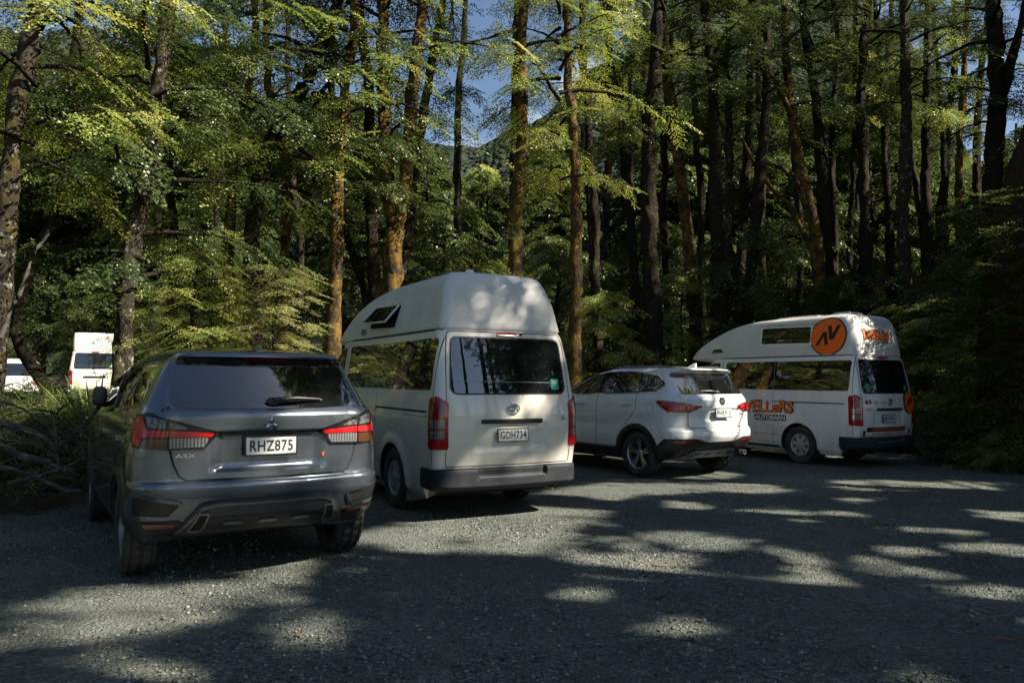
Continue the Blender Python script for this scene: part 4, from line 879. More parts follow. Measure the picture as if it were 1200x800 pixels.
def ground_mat():
    m = bpy.data.materials.new('ground'); m.use_nodes = True; n = m.node_tree; L = n.links; b = n.nodes['Principled BSDF']
    N = n.nodes.new
    geo = N('ShaderNodeNewGeometry'); P = geo.outputs['Position']
    def vor(sc, feat='F1'):
        v = N('ShaderNodeTexVoronoi'); v.feature = feat; v.inputs['Scale'].default_value = sc; L.new(P, v.inputs['Vector']); return v
    def noi(sc, det=6, ro=.55):
        v = N('ShaderNodeTexNoise'); v.inputs['Scale'].default_value = sc; v.inputs['Detail'].default_value = det; v.inputs['Roughness'].default_value = ro; L.new(P, v.inputs['Vector']); return v
    def ramp(src, stops):
        r = N('ShaderNodeValToRGB'); e = r.color_ramp.elements
        while len(e) < len(stops): e.new(.5)
        for k, (p, c) in enumerate(stops): e[k].position = p; e[k].color = (*c, 1)
        L.new(src, r.inputs[0]); return r.outputs[0]
    def mix(f, a, c, mode='MIX'):
        x = N('ShaderNodeMix'); x.data_type = 'RGBA'; x.blend_type = mode
        if isinstance(f, float): x.inputs[0].default_value = f
        else: L.new(f, x.inputs[0])
        L.new(a, x.inputs[6]); L.new(c, x.inputs[7]); return x.outputs[2]
    def rng(src, a, c, d=0., e=1.):
        x = N('ShaderNodeMapRange'); x.inputs[1].default_value = a; x.inputs[2].default_value = c; x.inputs[3].default_value = d; x.inputs[4].default_value = e; L.new(src, x.inputs[0]); return x.outputs[0]
    def math_(op, a, c):
        x = N('ShaderNodeMath'); x.operation = op
        for k, q in enumerate((a, c)):
            if isinstance(q, (int, float)): x.inputs[k].default_value = q
            else: L.new(q, x.inputs[k])
        return x.outputs[0]
    v1, v2 = vor(46), vor(95)
    sep = N('ShaderNodeSeparateColor'); L.new(v1.outputs['Color'], sep.inputs[0]); sep2 = N('ShaderNodeSeparateColor'); L.new(v2.outputs['Color'], sep2.inputs[0])
    c1 = ramp(sep.outputs[0], [(0, (.04, .045, .043)), (.4, (.13, .135, .12)), (.75, (.25, .25, .22)), (1, (.50, .49, .43))])
    c2 = ramp(sep2.outputs[1], [(0, (.045, .05, .05)), (.5, (.15, .152, .14)), (1, (.38, .37, .33))])
    big = noi(.55, 4); patchy = noi(2.2, 6, .6)
    grav = mix(rng(patchy.outputs['Fac'], .4, .62), c1, c2)
    fines = ramp(noi(30, 5).outputs['Fac'], [(.3, (.12, .124, .108)), (.7, (.205, .20, .17))])
    mp = N('ShaderNodeMapping'); mp.inputs['Rotation'].default_value = (0, 0, R(-24)); mp.inputs['Scale'].default_value = (.10, .95, 1); L.new(P, mp.inputs['Vector'])
    lane = N('ShaderNodeTexNoise'); lane.inputs['Scale'].default_value = 1.0; lane.inputs['Detail'].default_value = 5; L.new(mp.outputs[0], lane.inputs['Vector'])
    worn = math_('MULTIPLY', rng(math_('ADD', math_('MULTIPLY', big.outputs['Fac'], .5), math_('MULTIPLY', lane.outputs['Fac'], .5)), .45, .60), .62)
    grav = mix(worn, grav, fines)
    soil = ramp(noi(11, 8, .7).outputs['Fac'], [(.3, (.05, .043, .03)), (.7, (.13, .115, .085))]); grav = mix(math_('MULTIPLY', rng(noi(.75, 7, .68).outputs['Fac'], .55, .72), .6), grav, soil)
    shade_tint = ramp(noi(.9, 3).outputs['Fac'], [(.35, (.46, .53, .53)), (.65, (.68, .735, .71))]); grav = mix(1.0, grav, shade_tint, 'MULTIPLY')  # cool tint multiplied into the gravel colour for its teal tone in shade
    lit = ramp(noi(6, 9, .7).outputs['Fac'], [(.25, (.010, .008, .005)), (.45, (.028, .019, .010)), (.6, (.05, .034, .016)), (.75, (.035, .042, .012))])
    lo = N('ShaderNodeAttribute'); lo.attribute_name = 'lot'
    edge = math_('ADD', lo.outputs['Fac'], rng(noi(3.5, 7, .65).outputs['Fac'], .3, .7, -.35, .35)); edge = rng(edge, .35, .65)
    L.new(mix(edge, lit, grav), b.inputs['Base Color']); b.inputs['Roughness'].default_value = .85; b.inputs['Specular IOR Level'].default_value = .3
    h = math_('ADD', math_('MULTIPLY', math_('SUBTRACT', .6, v1.outputs['Distance']), 1.0), math_('MULTIPLY', math_('SUBTRACT', .6, v2.outputs['Distance']), .45))
    h = math_('MULTIPLY', h, math_('SUBTRACT', 1.15, worn))
    bp = N('ShaderNodeBump'); bp.inputs['Strength'].default_value = 1.0; bp.inputs['Distance'].default_value = .032; L.new(h, bp.inputs['Height'])
    b2 = N('ShaderNodeBump'); b2.inputs['Strength'].default_value = .6; b2.inputs['Distance'].default_value = .06; L.new(patchy.outputs['Fac'], b2.inputs['Height']); L.new(bp.outputs[0], b2.inputs['Normal'])
    L.new(b2.outputs[0], b.inputs['Normal'])
    return m
GM = ground_mat()
tag(link('ground', gme, GM), kind='structure')
# loose stones on the near part of the lot
def stones(n, y0, y1, s0, s1, seed):
    r = np.random.default_rng(seed); y = y0+(y1-y0)*r.random(n)**1.5; x = (r.random(n)*2-1)*(y*.70+.3)
    k = (lot_mask(x, y) > .35) & (vnoise(x*.8, y*.8, 21) > -.35+.5*r.random(n)+.08*np.maximum(0, x)); x, y = x[k], y[k]; n = len(x)
    s = s0+(s1-s0)*r.random(n)**3
    base = np.array([(1, 0, 0), (0, 1, 0), (-1, 0, 0), (0, -1, 0), (0, 0, 1), (0, 0, -1)], float)
    V = base[None]+.45*(r.random((n, 6, 3))-.5); V = V*(s[:, None, None]*np.array([1, .8, .62])); a = r.random(n)*6.28; c, q = np.cos(a)[:, None], np.sin(a)[:, None]
    X = V[..., 0]*c-V[..., 1]*q+x[:, None]; Y = V[..., 0]*q+V[..., 1]*c+y[:, None]; Z = V[..., 2]+(ground_h(x, y)+s*.25)[:, None]
    f = np.array([(0, 1, 4), (1, 2, 4), (2, 3, 4), (3, 0, 4), (1, 0, 5), (2, 1, 5), (3, 2, 5), (0, 3, 5)])
    F = (f[None]+(np.arange(n)*6)[:, None, None]).reshape(-1, 3)
    return np.stack([X, Y, Z], -1).reshape(-1, 3), F, np.repeat(r.random(n), 8)
def tone_mat(name, stops, rough=.85):
    m = bpy.data.materials.new(name); m.use_nodes = True; n = m.node_tree; b = n.nodes['Principled BSDF']; b.inputs['Roughness'].default_value = rough; b.inputs['Specular IOR Level'].default_value = .3
    a = n.nodes.new('ShaderNodeAttribute'); a.attribute_name = 'tone'; r = n.nodes.new('ShaderNodeValToRGB'); e = r.color_ramp.elements
    while len(e) < len(stops): e.new(.5)
    for k, (p, c) in enumerate(stops): e[k].position = p; e[k].color = (*c, 1)
    n.links.new(a.outputs['Fac'], r.inputs[0]); n.links.new(r.outputs[0], b.inputs['Base Color']); return m
V, F, T = stones(42000, 2.8, 11, .005, .019, 31)
tag(link('loose_gravel', np_mesh('loose_gravel', V, F, tone=T), tone_mat('stone', [(0, (.035, .04, .04)), (.45, (.085, .09, .085)), (.8, (.16, .165, .145)), (1, (.28, .28, .24))])), 'loose grey gravel stones scattered over the parking lot', 'gravel', kind='stuff')

# ------------------------------------------------------------------ mountains behind the forest
def hills():
    # ridge heights (as seen from the lot) at a distance; the slope rises from the valley floor
    pu = np.array([-500, -200, 60, 200, 330, 450, 545, 600, 680, 760, 900, 1000, 1090, 1140, 1200, 1500, 1900]); pv = np.array([60, 30, 20, 70, 110, 150, 165, 135, 90, 30, -60, -40, 60, 175, 190, 150, 120])
    az = np.linspace(-560, 1960, 260); rr = np.linspace(0, 1, 60); V = []
    for t in rr:
        for u in az:
            top = np.interp(u, pu, pv); D = 130+420*t; p = at(u, 448, D)
            z = (448-top)/FPX*(550)*1.0; V.append((p.x, p.y, -1+z*t**1.35))
    V = np.array(V); n = vnoise(V[:, 0]*.02, V[:, 1]*.02, 4, 5); V[:, 2] += 16*n*sstep(0, .15, (V[:, 1]-130)/420)+3*vnoise(V[:, 0]*.12, V[:, 1]*.12, 8, 3)
    i = np.arange(60*260).reshape(60, 260); f = np.stack([i[:-1, :-1], i[:-1, 1:], i[1:, 1:], i[1:, :-1]], -1).reshape(-1, 4)
    m = bpy.data.materials.new('forested_slope'); m.use_nodes = True; k = m.node_tree; b = k.nodes['Principled BSDF']; b.inputs['Roughness'].default_value = 1; b.inputs['Specular IOR Level'].default_value = 0
    g = k.nodes.new('ShaderNodeNewGeometry'); v = k.nodes.new('ShaderNodeTexVoronoi'); v.inputs['Scale'].default_value = .22; k.links.new(g.outputs['Position'], v.inputs['Vector'])
    t = k.nodes.new('ShaderNodeTexNoise'); t.inputs['Scale'].default_value = .03; t.inputs['Detail'].default_value = 8; k.links.new(g.outputs['Position'], t.inputs['Vector'])
    r = k.nodes.new('ShaderNodeValToRGB'); r.color_ramp.elements[0].color = (.014, .022, .014, 1); r.color_ramp.elements[1].color = (.045, .053, .040, 1); r.color_ramp.elements[0].position = .3; r.color_ramp.elements[1].position = .7
    k.links.new(t.outputs['Fac'], r.inputs[0]); k.links.new(r.outputs[0], b.inputs['Base Color'])
    bp = k.nodes.new('ShaderNodeBump'); bp.invert = True; bp.inputs['Strength'].default_value = 1; bp.inputs['Distance'].default_value = 5; k.links.new(v.outputs['Distance'], bp.inputs['Height']); k.links.new(bp.outputs[0], b.inputs['Normal'])
    tag(link('hills', np_mesh('hills', V, f, smooth=True), m), kind='structure')
hills()

# ------------------------------------------------------------------ foliage
def leaf_mat(name, stops, trans=.45):
    m = bpy.data.materials.new(name); m.use_nodes = True; n = m.node_tree; L = n.links; n.nodes.remove(n.nodes['Principled BSDF']); out = n.nodes['Material Output']
    a = n.nodes.new('ShaderNodeAttribute'); a.attribute_name = 'tone'; oi = n.nodes.new('ShaderNodeObjectInfo')
    ad = n.nodes.new('ShaderNodeMath'); ad.operation = 'MULTIPLY_ADD'; ad.inputs[1].default_value = .22; ad.inputs[2].default_value = -.11; L.new(oi.outputs['Random'], ad.inputs[0])
    a2 = n.nodes.new('ShaderNodeMath'); a2.operation = 'ADD'; L.new(ad.outputs[0], a2.inputs[0]); L.new(a.outputs['Fac'], a2.inputs[1])
    r = n.nodes.new('ShaderNodeValToRGB'); e = r.color_ramp.elements
    while len(e) < len(stops): e.new(.5)
    for k, (p, c) in enumerate(stops): e[k].position = p; e[k].color = (*c, 1)
    L.new(a2.outputs[0], r.inputs[0])
    d = n.nodes.new('ShaderNodeBsdfDiffuse'); t = n.nodes.new('ShaderNodeBsdfTranslucent'); g = n.nodes.new('ShaderNodeBsdfGlossy'); g.inputs['Roughness'].default_value = .38; g.inputs['Color'].default_value = (.55, .6, .45, 1)
    hs = n.nodes.new('ShaderNodeHueSaturation'); hs.inputs['Hue'].default_value = .485; hs.inputs['Saturation'].default_value = 1.1; hs.inputs['Value'].default_value = trans*2; L.new(r.outputs[0], hs.inputs['Color'])
    L.new(r.outputs[0], d.inputs['Color']); L.new(hs.outputs[0], t.inputs['Color'])
    m1 = n.nodes.new('ShaderNodeAddShader'); L.new(d.outputs[0], m1.inputs[0]); L.new(t.outputs[0], m1.inputs[1])      # leaves reflect and let through about as much
    m2 = n.nodes.new('ShaderNodeMixShader'); m2.inputs[0].default_value = .045; L.new(m1.outputs[0], m2.inputs[1]); L.new(g.outputs[0], m2.inputs[2]); L.new(m2.outputs[0], out.inputs['Surface'])
    return m
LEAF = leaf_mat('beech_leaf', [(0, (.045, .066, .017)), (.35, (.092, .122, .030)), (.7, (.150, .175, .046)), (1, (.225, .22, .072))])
LEAF_DARK_SHADE = leaf_mat('dark_shade_leaf', [(0, (.016, .028, .010)), (.5, (.036, .053, .016)), (1, (.074, .088, .026))], .3)  # darker leaf copy; forest shade put into the colour
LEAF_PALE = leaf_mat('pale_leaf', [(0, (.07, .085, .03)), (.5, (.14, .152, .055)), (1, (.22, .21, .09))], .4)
def bark_mat(name, dark, light, moss, moss_amt, lichen_amt):
    m = bpy.data.materials.new(name); m.use_nodes = True; n = m.node_tree; L = n.links; b = n.nodes['Principled BSDF']; b.inputs['Roughness'].default_value = .95; b.inputs['Specular IOR Level'].default_value = .15
    g = n.nodes.new('ShaderNodeTexCoord'); P = g.outputs['Object']
    mp = n.nodes.new('ShaderNodeMapping'); mp.inputs['Scale'].default_value = (1, 1, .3); L.new(P, mp.inputs['Vector'])
    def noi(sc, det, src=P, ro=.6):
        t = n.nodes.new('ShaderNodeTexNoise'); t.inputs['Scale'].default_value = sc; t.inputs['Detail'].default_value = det; t.inputs['Roughness'].default_value = ro; L.new(src, t.inputs['Vector']); return t.outputs['Fac']
    def ramp(src, p0, c0, p1, c1):
        r = n.nodes.new('ShaderNodeValToRGB'); r.color_ramp.elements[0].position = p0; r.color_ramp.elements[1].position = p1; r.color_ramp.elements[0].color = (*c0, 1); r.color_ramp.elements[1].color = (*c1, 1); L.new(src, r.inputs[0]); return r.outputs[0]
    def mix(f, a, c):
        x = n.nodes.new('ShaderNodeMix'); x.data_type = 'RGBA'; L.new(f, x.inputs[0]); L.new(a, x.inputs[6]); L.new(c, x.inputs[7]); return x.outputs[2]
    fine = noi(22, 8, mp.outputs[0], .7)
    col = ramp(fine, .3, dark, .72, light)
    mo = ramp(noi(3.6, 9, P, .72), .62-moss_amt*.25, (0, 0, 0), .74-moss_amt*.25, (1, 1, 1)); mc = ramp(noi(30, 4), .3, tuple(q*.5 for q in moss), .7, moss)
    col = mix(mo, col, mc)
    li = ramp(noi(7, 6, P, .7), .72-lichen_amt*.2, (0, 0, 0), .78-lichen_amt*.2, (1, 1, 1)); lc = ramp(noi(40, 3), .3, (.20, .20, .17), .7, (.42, .42, .37))
    col = mix(li, col, lc); L.new(col, b.inputs['Base Color'])
    bp = n.nodes.new('ShaderNodeBump'); bp.inputs['Strength'].default_value = 1; bp.inputs['Distance'].default_value = .09; L.new(fine, bp.inputs['Height']); b2 = n.nodes.new('ShaderNodeBump'); b2.inputs['Strength'].default_value = .8; b2.inputs['Distance'].default_value = .05; L.new(noi(9, 6), b2.inputs['Height']); L.new(bp.outputs[0], b2.inputs['Normal']); L.new(b2.outputs[0], b.inputs['Normal'])
    return m
BARK = {'dark': bark_mat('dark_bark', (.010, .008, .006), (.040, .032, .023), (.10, .085, .014), .32, .12),
        'moss': bark_mat('sunlit_mossy_bark', (.022, .016, .010), (.09, .065, .04), (.28, .17, .032), .64, .34),  # moss, its colour brightened to carry the orange sun on these trunks
        'lichen': bark_mat('lichened_bark', (.018, .015, .011), (.075, .062, .048), (.10, .085, .018), .5, .7),
        'red': bark_mat('reddish_bark', (.014, .008, .006), (.085, .042, .026), (.04, .045, .012), .55, .1)}
def spray_template(L, ls, seed, flat=1.0):
    """a flat beech branchlet: side twigs left and right, small leaves along them; returns (n,4,3)"""
    r = np.random.default_rng(seed); out = []
    def leaf(p, ang, s):
        d = np.array([math.cos(ang), math.sin(ang), (r.random()-.5)*.9*flat]); d /= np.linalg.norm(d); sd = np.array([-math.sin(ang), math.cos(ang), (r.random()-.5)*1.0*flat]); sd /= np.linalg.norm(sd)
        w_ = s*.36; out.append([p, p+d*s*.5+sd*w_, p+d*s, p+d*s*.5-sd*w_])
    t = .08; side = 1
    while t < 1:
        p0 = np.array([t*L, 0, -.10*L*t*t+(r.random()-.5)*.03*L]); tl = L*.52*(1-.65*t)*(.7+.5*r.random()); a = side*R(38+25*r.random()); q = .12
        while q < 1:
            p = p0+np.array([math.cos(a), math.sin(a), -.12*q])*tl*q; leaf(p, a+(R(50)*(1 if r.random() < .5 else -1))*(.5+.6*r.random()), ls*(.7+.5*r.random())); q += ls*.62/tl
        leaf(p0, (r.random()-.5)*2, ls); t += .055+.03*r.random(); side = -side
    return np.array(out)
TPL = [spray_template(.85, .052, 40+k, 1.3) for k in range(5)]
TPL_BIG = [spray_template(1.2, .14, 60+k, 1.3) for k in range(4)]
def leaves_mesh(name, P, yaw, pitch, roll, scale, tpl, seed, keep=None):
    r = np.random.default_rng(seed); P = np.asarray(P, float); M_ = len(P); vs_, tn = [], []
    which = r.integers(0, len(tpl), M_)
    for k in range(len(tpl)):
        s = which == k
        if not s.any(): continue
        T = tpl[k]; cy_, sy, cp, sp, cr, sr = (f(a[s]) for a in (yaw, pitch, roll) for f in (np.cos, np.sin))
        x = np.stack([cy_*cp, sy*cp, sp], -1); y0 = np.stack([-sy, cy_, np.zeros_like(sy)], -1); z0 = np.cross(x, y0); y = y0*cr[:, None]+z0*sr[:, None]; z = np.cross(x, y)
        B = np.stack([x, y, z], 1)*scale[s][:, None, None]
        vs_.append((np.einsum('nlk,mkj->mnlj', T, B)+P[s][:, None, None, :]).reshape(-1, 3)); tn.append(np.clip(np.repeat(.5+.24*r.standard_normal(s.sum()), len(T))+.13*r.standard_normal(s.sum()*len(T)), 0, 1))
    V = np.concatenate(vs_).reshape(-1, 4, 3); T = np.concatenate(tn)
    if keep is not None: k = keep(V.mean(1)); V, T = V[k], T[k]
    V = V.reshape(-1, 3); return np_mesh(name, V, np.arange(len(V)).reshape(-1, 4), tone=T)
def tube_np(paths, n=6):
    """many tapered tubes: list of (points, radii)"""
    Vs, Fs, o = [], [], 0
    for pts, rad in paths:
        pts = np.asarray(pts, float); N = len(pts); t = np.gradient(pts, axis=0); t /= np.linalg.norm(t, axis=1, keepdims=True)+1e-9
        ref = np.where(np.abs(t[:, 2:3]) > .9, np.array([[1., 0, 0]]), np.array([[0, 0, 1.]])); a = np.cross(t, ref); a /= np.linalg.norm(a, axis=1, keepdims=True)+1e-9; b = np.cross(a, t)
        th = np.arange(n)*2*np.pi/n; rad = np.asarray(rad, float)
        ring = pts[:, None]+(a[:, None]*np.cos(th)[None, :, None]+b[:, None]*np.sin(th)[None, :, None])*(rad[:, None, None] if rad.ndim == 1 else rad[..., None])
        Vs.append(ring.reshape(-1, 3)); i = np.arange(n); j = (i+1) % n; k = np.arange(N-1)[:, None]*n
        Fs.append((np.stack([k+i, k+j, k+n+j, k+n+i], -1).reshape(-1, 4))+o); o += N*n
    return np.concatenate(Vs), np.concatenate(Fs)
def crown_proto(name, H, rad, nl, seed, per=9, tpl=TPL, prof=None, droop=.25, rise=.45, sc=1.0, tier=.10):
    """limbs in loose tiers along a stem from z=0 to H, each carrying flat sprays; returns (leaf mesh, limb mesh)"""
    r = np.random.default_rng(seed); P, yw, pi_, ro, S = [], [], [], [], []; limbs = []
    prof = prof or (lambda h: (1-.75*h**1.6)*(.55+.45*min(1, h*4)))
    for i in range(nl):
        h = (i+.5*r.random())/nl; az = i*2.4+r.random()*.9; ln = rad*prof(h)*(.55+.6*r.random()); z0 = H*h; up = rise*(.5+.9*r.random())*(1 if h < .8 else 1.5); dr = droop*(.6+.8*r.random())
        bend = (r.random()-.5)*.8; tt = np.linspace(0, 1, 7); a2 = az+bend*tt; pts = np.stack([ln*tt*np.cos(a2), ln*tt*np.sin(a2), z0+ln*(up*tt-dr*1.6*tt*tt)], -1); pts[1:-1] += (r.random((5, 3))-.5)*.08*ln*.4
        limbs.append((pts, np.linspace(.018*ln+.012, .006, 7)))
        for k in range(per):
            t = .22+.80*(k+r.random())/per; q = np.array([np.interp(min(t, 1), tt, pts[:, c]) for c in range(3)]); a = az+bend*min(t, 1)
            for sgn in ((-1, 1) if r.random() < .8 else (0,)):
                ang = a+sgn*(.35+.85*r.random()); off = .10*ln*r.random()
                P.append(q+np.array([math.cos(ang)*off, math.sin(ang)*off, (r.random()-.5)*tier*2])); yw.append(ang); pi_.append(-.38+.5*(r.random()-.5)-.22*t); ro.append(.8*(r.random()-.5)); S.append(sc*(.7+.55*r.random()))
    lm = leaves_mesh(name+'_leaves', P, np.array(yw), np.array(pi_), np.array(ro), np.array(S), tpl, seed+1)
    v, f = tube_np(limbs, 5); bm_ = np_mesh(name+'_limbs', v, f, smooth=True)
    return lm, bm_
def trunk_mesh(name, pts, r0, r1, seed, n=14, forks=(), lumps=1.0):
    """a trunk along a bent line: flared root, lumps and burrs"""
    r = np.random.default_rng(seed)
    def path(pts, ra, rb, flare):
        pts = np.asarray([tuple(p) for p in pts], float); s = np.concatenate([[0], np.cumsum(np.linalg.norm(np.diff(pts, axis=0), axis=1))]); m = max(10, int(s[-1]/.14)); q = np.linspace(0, s[-1], m)
        P = np.stack([pchip(s, pts[:, k], q) for k in range(3)], -1); t = q/s[-1]
        ra_ = ra+(rb-ra)*t; ra_ = ra_*(1+flare*.9*np.exp(-q/.35)); P[1:-1, :2] += np.cumsum(r.normal(0, .012, (m-2, 2)), 0)*np.sin(np.linspace(0, np.pi, m-2))[:, None]
        th = np.arange(n)*2*np.pi/n; lump = vnoise(q[:, None]*1.6+np.zeros(n), np.cos(th)[None]*1.3+np.sin(th)[None]*.7+q[:, None]*.2, seed, 3)*.42+vnoise(q[:, None]*4.5+np.sin(th)[None]*.8, np.cos(th)[None]*2.2, seed+3, 3)*.34
        but = .16*np.cos(th*5+seed)[None]*np.exp(-q[:, None]/.5)*flare
        return P, ra_[:, None]*(1+lump*lumps+but)
    paths = [path(pts, r0, r1, 1)]
    for fk, a, b in forks: paths.append(path(fk, a, b, 0))
    v, f = tube_np(paths, n); return np_mesh(name, v, f, smooth=True)
# ------------------------------------------------------------------ crowns shared by many trees
HERO = [crown_proto('beech_crown', 9.5, 3.1, 30, 100+k, per=8) for k in range(4)]
OPEN = [crown_proto('open_crown', 9.0, 2.6, 20, 120+k, per=7, sc=.95) for k in range(4)]
LOW = [crown_proto('low_crown', 5.5, 2.3, 24, 140+k, per=8, rise=.35, droop=.3, sc=.95, prof=lambda h: (1-.7*h**1.5)) for k in range(4)]
FAR = [crown_proto('far_crown', 11, 3.2, 32, 160+k, per=9, tpl=TPL_BIG, sc=1.0) for k in range(3)]
SAP = [crown_proto('sapling_crown', 5.5, 1.55, 34, 190+k, per=6, rise=.75, droop=.25, sc=.62, prof=lambda h: 1-.65*h**1.4) for k in range(3)]
BUSH = [crown_proto('bush', 1.15, .85, 16, 180+k, per=6, rise=.7, droop=.25, sc=.55, prof=lambda h: 1-.5*h*h) for k in range(3)]
def add_crown(root, proto, z, rz, s, leaf=LEAF, sz=None, off=(0, 0), bark='dark'):
    for nm, me, m in (('crown', proto[0], leaf), ('limbs', proto[1], BARK[bark])):
        o = bpy.data.objects.new(nm, me); COL.objects.link(o); o.parent = root; o.location = (off[0], off[1], z); o.rotation_euler = (0, 0, rz); o.scale = (s, s, sz or s)
        if not me.materials: me.materials.append(m)
        if me.materials[0] is not m: o.material_slots[0].link = 'OBJECT'; o.material_slots[0].material = m
# ------------------------------------------------------------------ the trunks one can tell apart
G_T = 'beech trees standing behind the parked vehicles'
# depth, width px, [(u, v) from low to high], bark, crown kind (None = no crown), crown start height, crown size, label
TR = [
 (11.5, 26, [(-12, 470), (2, 330), (16, 165), (44, 0)], 'lichen', 'hero', 4.6, .9, 'leaning grey lichen-covered trunk at the far left edge of the photo'),
 (13.2, 22, [(143, 450), (146, 380), (155, 285), (170, 170), (182, 60), (188, 0)], 'lichen', 'hero', 2.6, .95, 'tall mottled trunk behind the grey SUV, beside the far white van'),
 (15.0, 13, [(60, 470), (18, 390), (38, 300), (72, 240), (84, 120), (92, 0)], 'dark', 'open', 5.5, .9, 'thin trunk leaning right in the shade between the mottled trunk and the photo edge'),
 (18.5, 13, [(199, 400), (200, 290), (196, 150), (200, 0)], 'dark', 'open', 4.5, 1.0, 'thin dark trunk right of the tall mottled trunk'),
 (18.0, 14, [(268, 420), (266, 320), (268, 200), (290, 60), (294, 0)], 'moss', 'open', 5.5, 1.0, 'slim trunk with orange moss high up, left of the strongly leaning trunk'),
 (16.2, 22, [(297, 420), (297, 290), (308, 205), (350, 112), (392, 15), (410, -40)], 'dark', 'hero', 5.2, 1.0, 'thick dark trunk that leans far to the right above the grey SUV'),
 (18.5, 14, [(331, 420), (333, 300), (334, 220), (310, 90), (314, 0)], 'moss', 'open', 5.0, .9, 'short-looking trunk with orange moss behind the pale bush'),
 (16.0, 18, [(388, 450), (389, 330), (391, 200), (400, 90), (411, 0)], 'moss', 'hero', 5.4, .95, 'straight orange mossy trunk at the front end of the cream van'),
 (18.0, 17, [(441, 400), (437, 320), (428, 180), (424, 80), (416, 0)], 'dark', None, 6.5, 1.0, 'dark straight trunk left of the forked mossy trunk'),
 (16.6, 24, [(460, 400), (461, 320), (463, 270)], 'moss', 'hero', 6.4, .9, 'forked trunk with bright orange moss rising behind the roof of the cream van'),
 (18.4, 15, [(452, 420), (476, 300), (492, 180), (508, 90), (524, 0)], 'dark', 'open', 8.2, .8, 'dark trunk leaning right behind the forked mossy trunk'),
 (19.0, 11, [(440, 400), (422, 320), (402, 240), (392, 150), (396, 0)], 'dark', None, 6.0, .8, 'thin dark trunk leaning left of the cream van roof'),
 (17.0, 20, [(606, 420), (605, 325), (606, 200), (608, 60), (613, 0)], 'moss', 'open', 7.4, .8, 'tall straight trunk with young shoots above the rear of the cream van'),
 (18.8, 12, [(598, 420), (598, 200), (600, 80), (603, 0)], 'dark', None, 7.2, .8, 'slim dark trunk standing close behind the trunk with young shoots'),
 (17.4, 15, [(673, 460), (671, 380), (669, 290), (664, 190), (656, 90), (652, 0)], 'moss', 'hero', 6.0, .8, 'mossy trunk above the front of the white SUV with foliage halfway up'),
 (20.0, 12, [(702, 440), (698, 300), (690, 150), (682, 0)], 'dark', 'open', 6.5, .85, 'slim dark trunk just right of the mossy trunk by the white SUV'),
 (21.5, 13, [(748, 430), (742, 300), (726, 150), (712, 60), (704, 0)], 'dark', 'open', 6.5, .9, 'dark trunk leaning left above the roof of the white SUV'),
 (20.0, 22, [(766, 440), (768, 320), (770, 180), (776, 60), (778, 0)], 'dark', 'open', 8.0, .9, 'thick dark straight trunk above the tailgate of the white SUV'),
 (22.0, 16, [(816, 420), (810, 300), (798, 180), (786, 60), (783, 0)], 'moss', 'open', 7.5, .9, 'trunk leaning left with moss high up, above the windscreen of the emblem van'),
 (20.6, 20, [(846, 420), (846, 300), (844, 180), (836, 60), (829, 0)], 'dark', 'open', 7.5, .85, 'thick dark trunk above the front half of the emblem van'),
 (22.5, 12, [(856, 420), (853, 280), (852, 120), (853, 0)], 'lichen', 'open', 7.5, .9, 'grey slim trunk touching the thick trunk above the emblem van'),
 (21.0, 15, [(872, 420), (877, 340), (884, 220), (890, 110), (893, 0)], 'dark', 'open', 8.0, .85, 'dark trunk tilting slightly right above the side window of the emblem van'),
 (22.0, 16, [(968, 420), (960, 340), (948, 250), (930, 165), (920, 80), (919, 0)], 'moss', 'open', 7.2, .9, 'curved trunk bending left with mossy side branches over the emblem van roof'),
 (22.6, 16, [(972, 420), (968, 320), (966, 230), (960, 130), (946, 40), (942, 0)], 'dark', 'open', 7.6, .9, 'dark trunk rising from the same foot as the curved mossy trunk'),
 (23.4, 10, [(982, 420), (978, 300), (972, 160), (974, 60), (970, 0)], 'dark', 'open', 8.0, .8, 'thin straight trunk right of the curved pair'),
 (22.0, 15, [(1022, 420), (1017, 280), (1014, 140), (1018, 0)], 'dark', 'open', 8.0, .9, 'straight trunk above the rear corner of the emblem van'),
 (24.0, 10, [(1046, 420), (1040, 260), (1031, 130), (1024, 0)], 'dark', 'open', 8.0, .9, 'thin trunk right of the emblem van roof leaning left'),
 (20.4, 17, [(1058, 440), (1059, 300), (1060, 150), (1060, 0)], 'lichen', 'open', 7.6, .9, 'trunk with pale bark patches just right of the emblem van'),
 (23.0, 14, [(1090, 440), (1088, 300), (1087, 150), (1085, 0)], 'dark', 'open', 8.0, .9, 'straight dark trunk two trunks right of the emblem van'),
 (24.5, 11, [(1124, 440), (1122, 300), (1124, 150), (1130, 0)], 'moss', 'open', 8.0, .9, 'slim trunk with thin moss between the dark trunk and the forked trunk'),
 (18.6, 24, [(1160, 460), (1161, 330), (1162, 200), (1160, 110), (1158, 0)], 'dark', 'hero', 6.6, .8, 'dark forked trunk in front of the sky gap at the right'),
]
_r = random.Random(77)
for _k, _u in enumerate([690, 716, 735, 758, 784, 822, 866, 902, 932, 992, 1008, 1036, 1074, 1104, 1112, 1142, 540, 250, 350]):
    _Y = _r.uniform(23.5, 30); _t = _u+_r.uniform(-22, 14); TR.append((_Y, _r.uniform(8, 12.5), [(_u, 430), (_u+_r.uniform(-5, 5), 300), ((_u+_t)/2+_r.uniform(-6, 6), 150), (_t, 0)], 'dark', 'open' if _k % 2 else None, 9.0, .8, 'slender dark trunk in the second row behind the parked vehicles'))
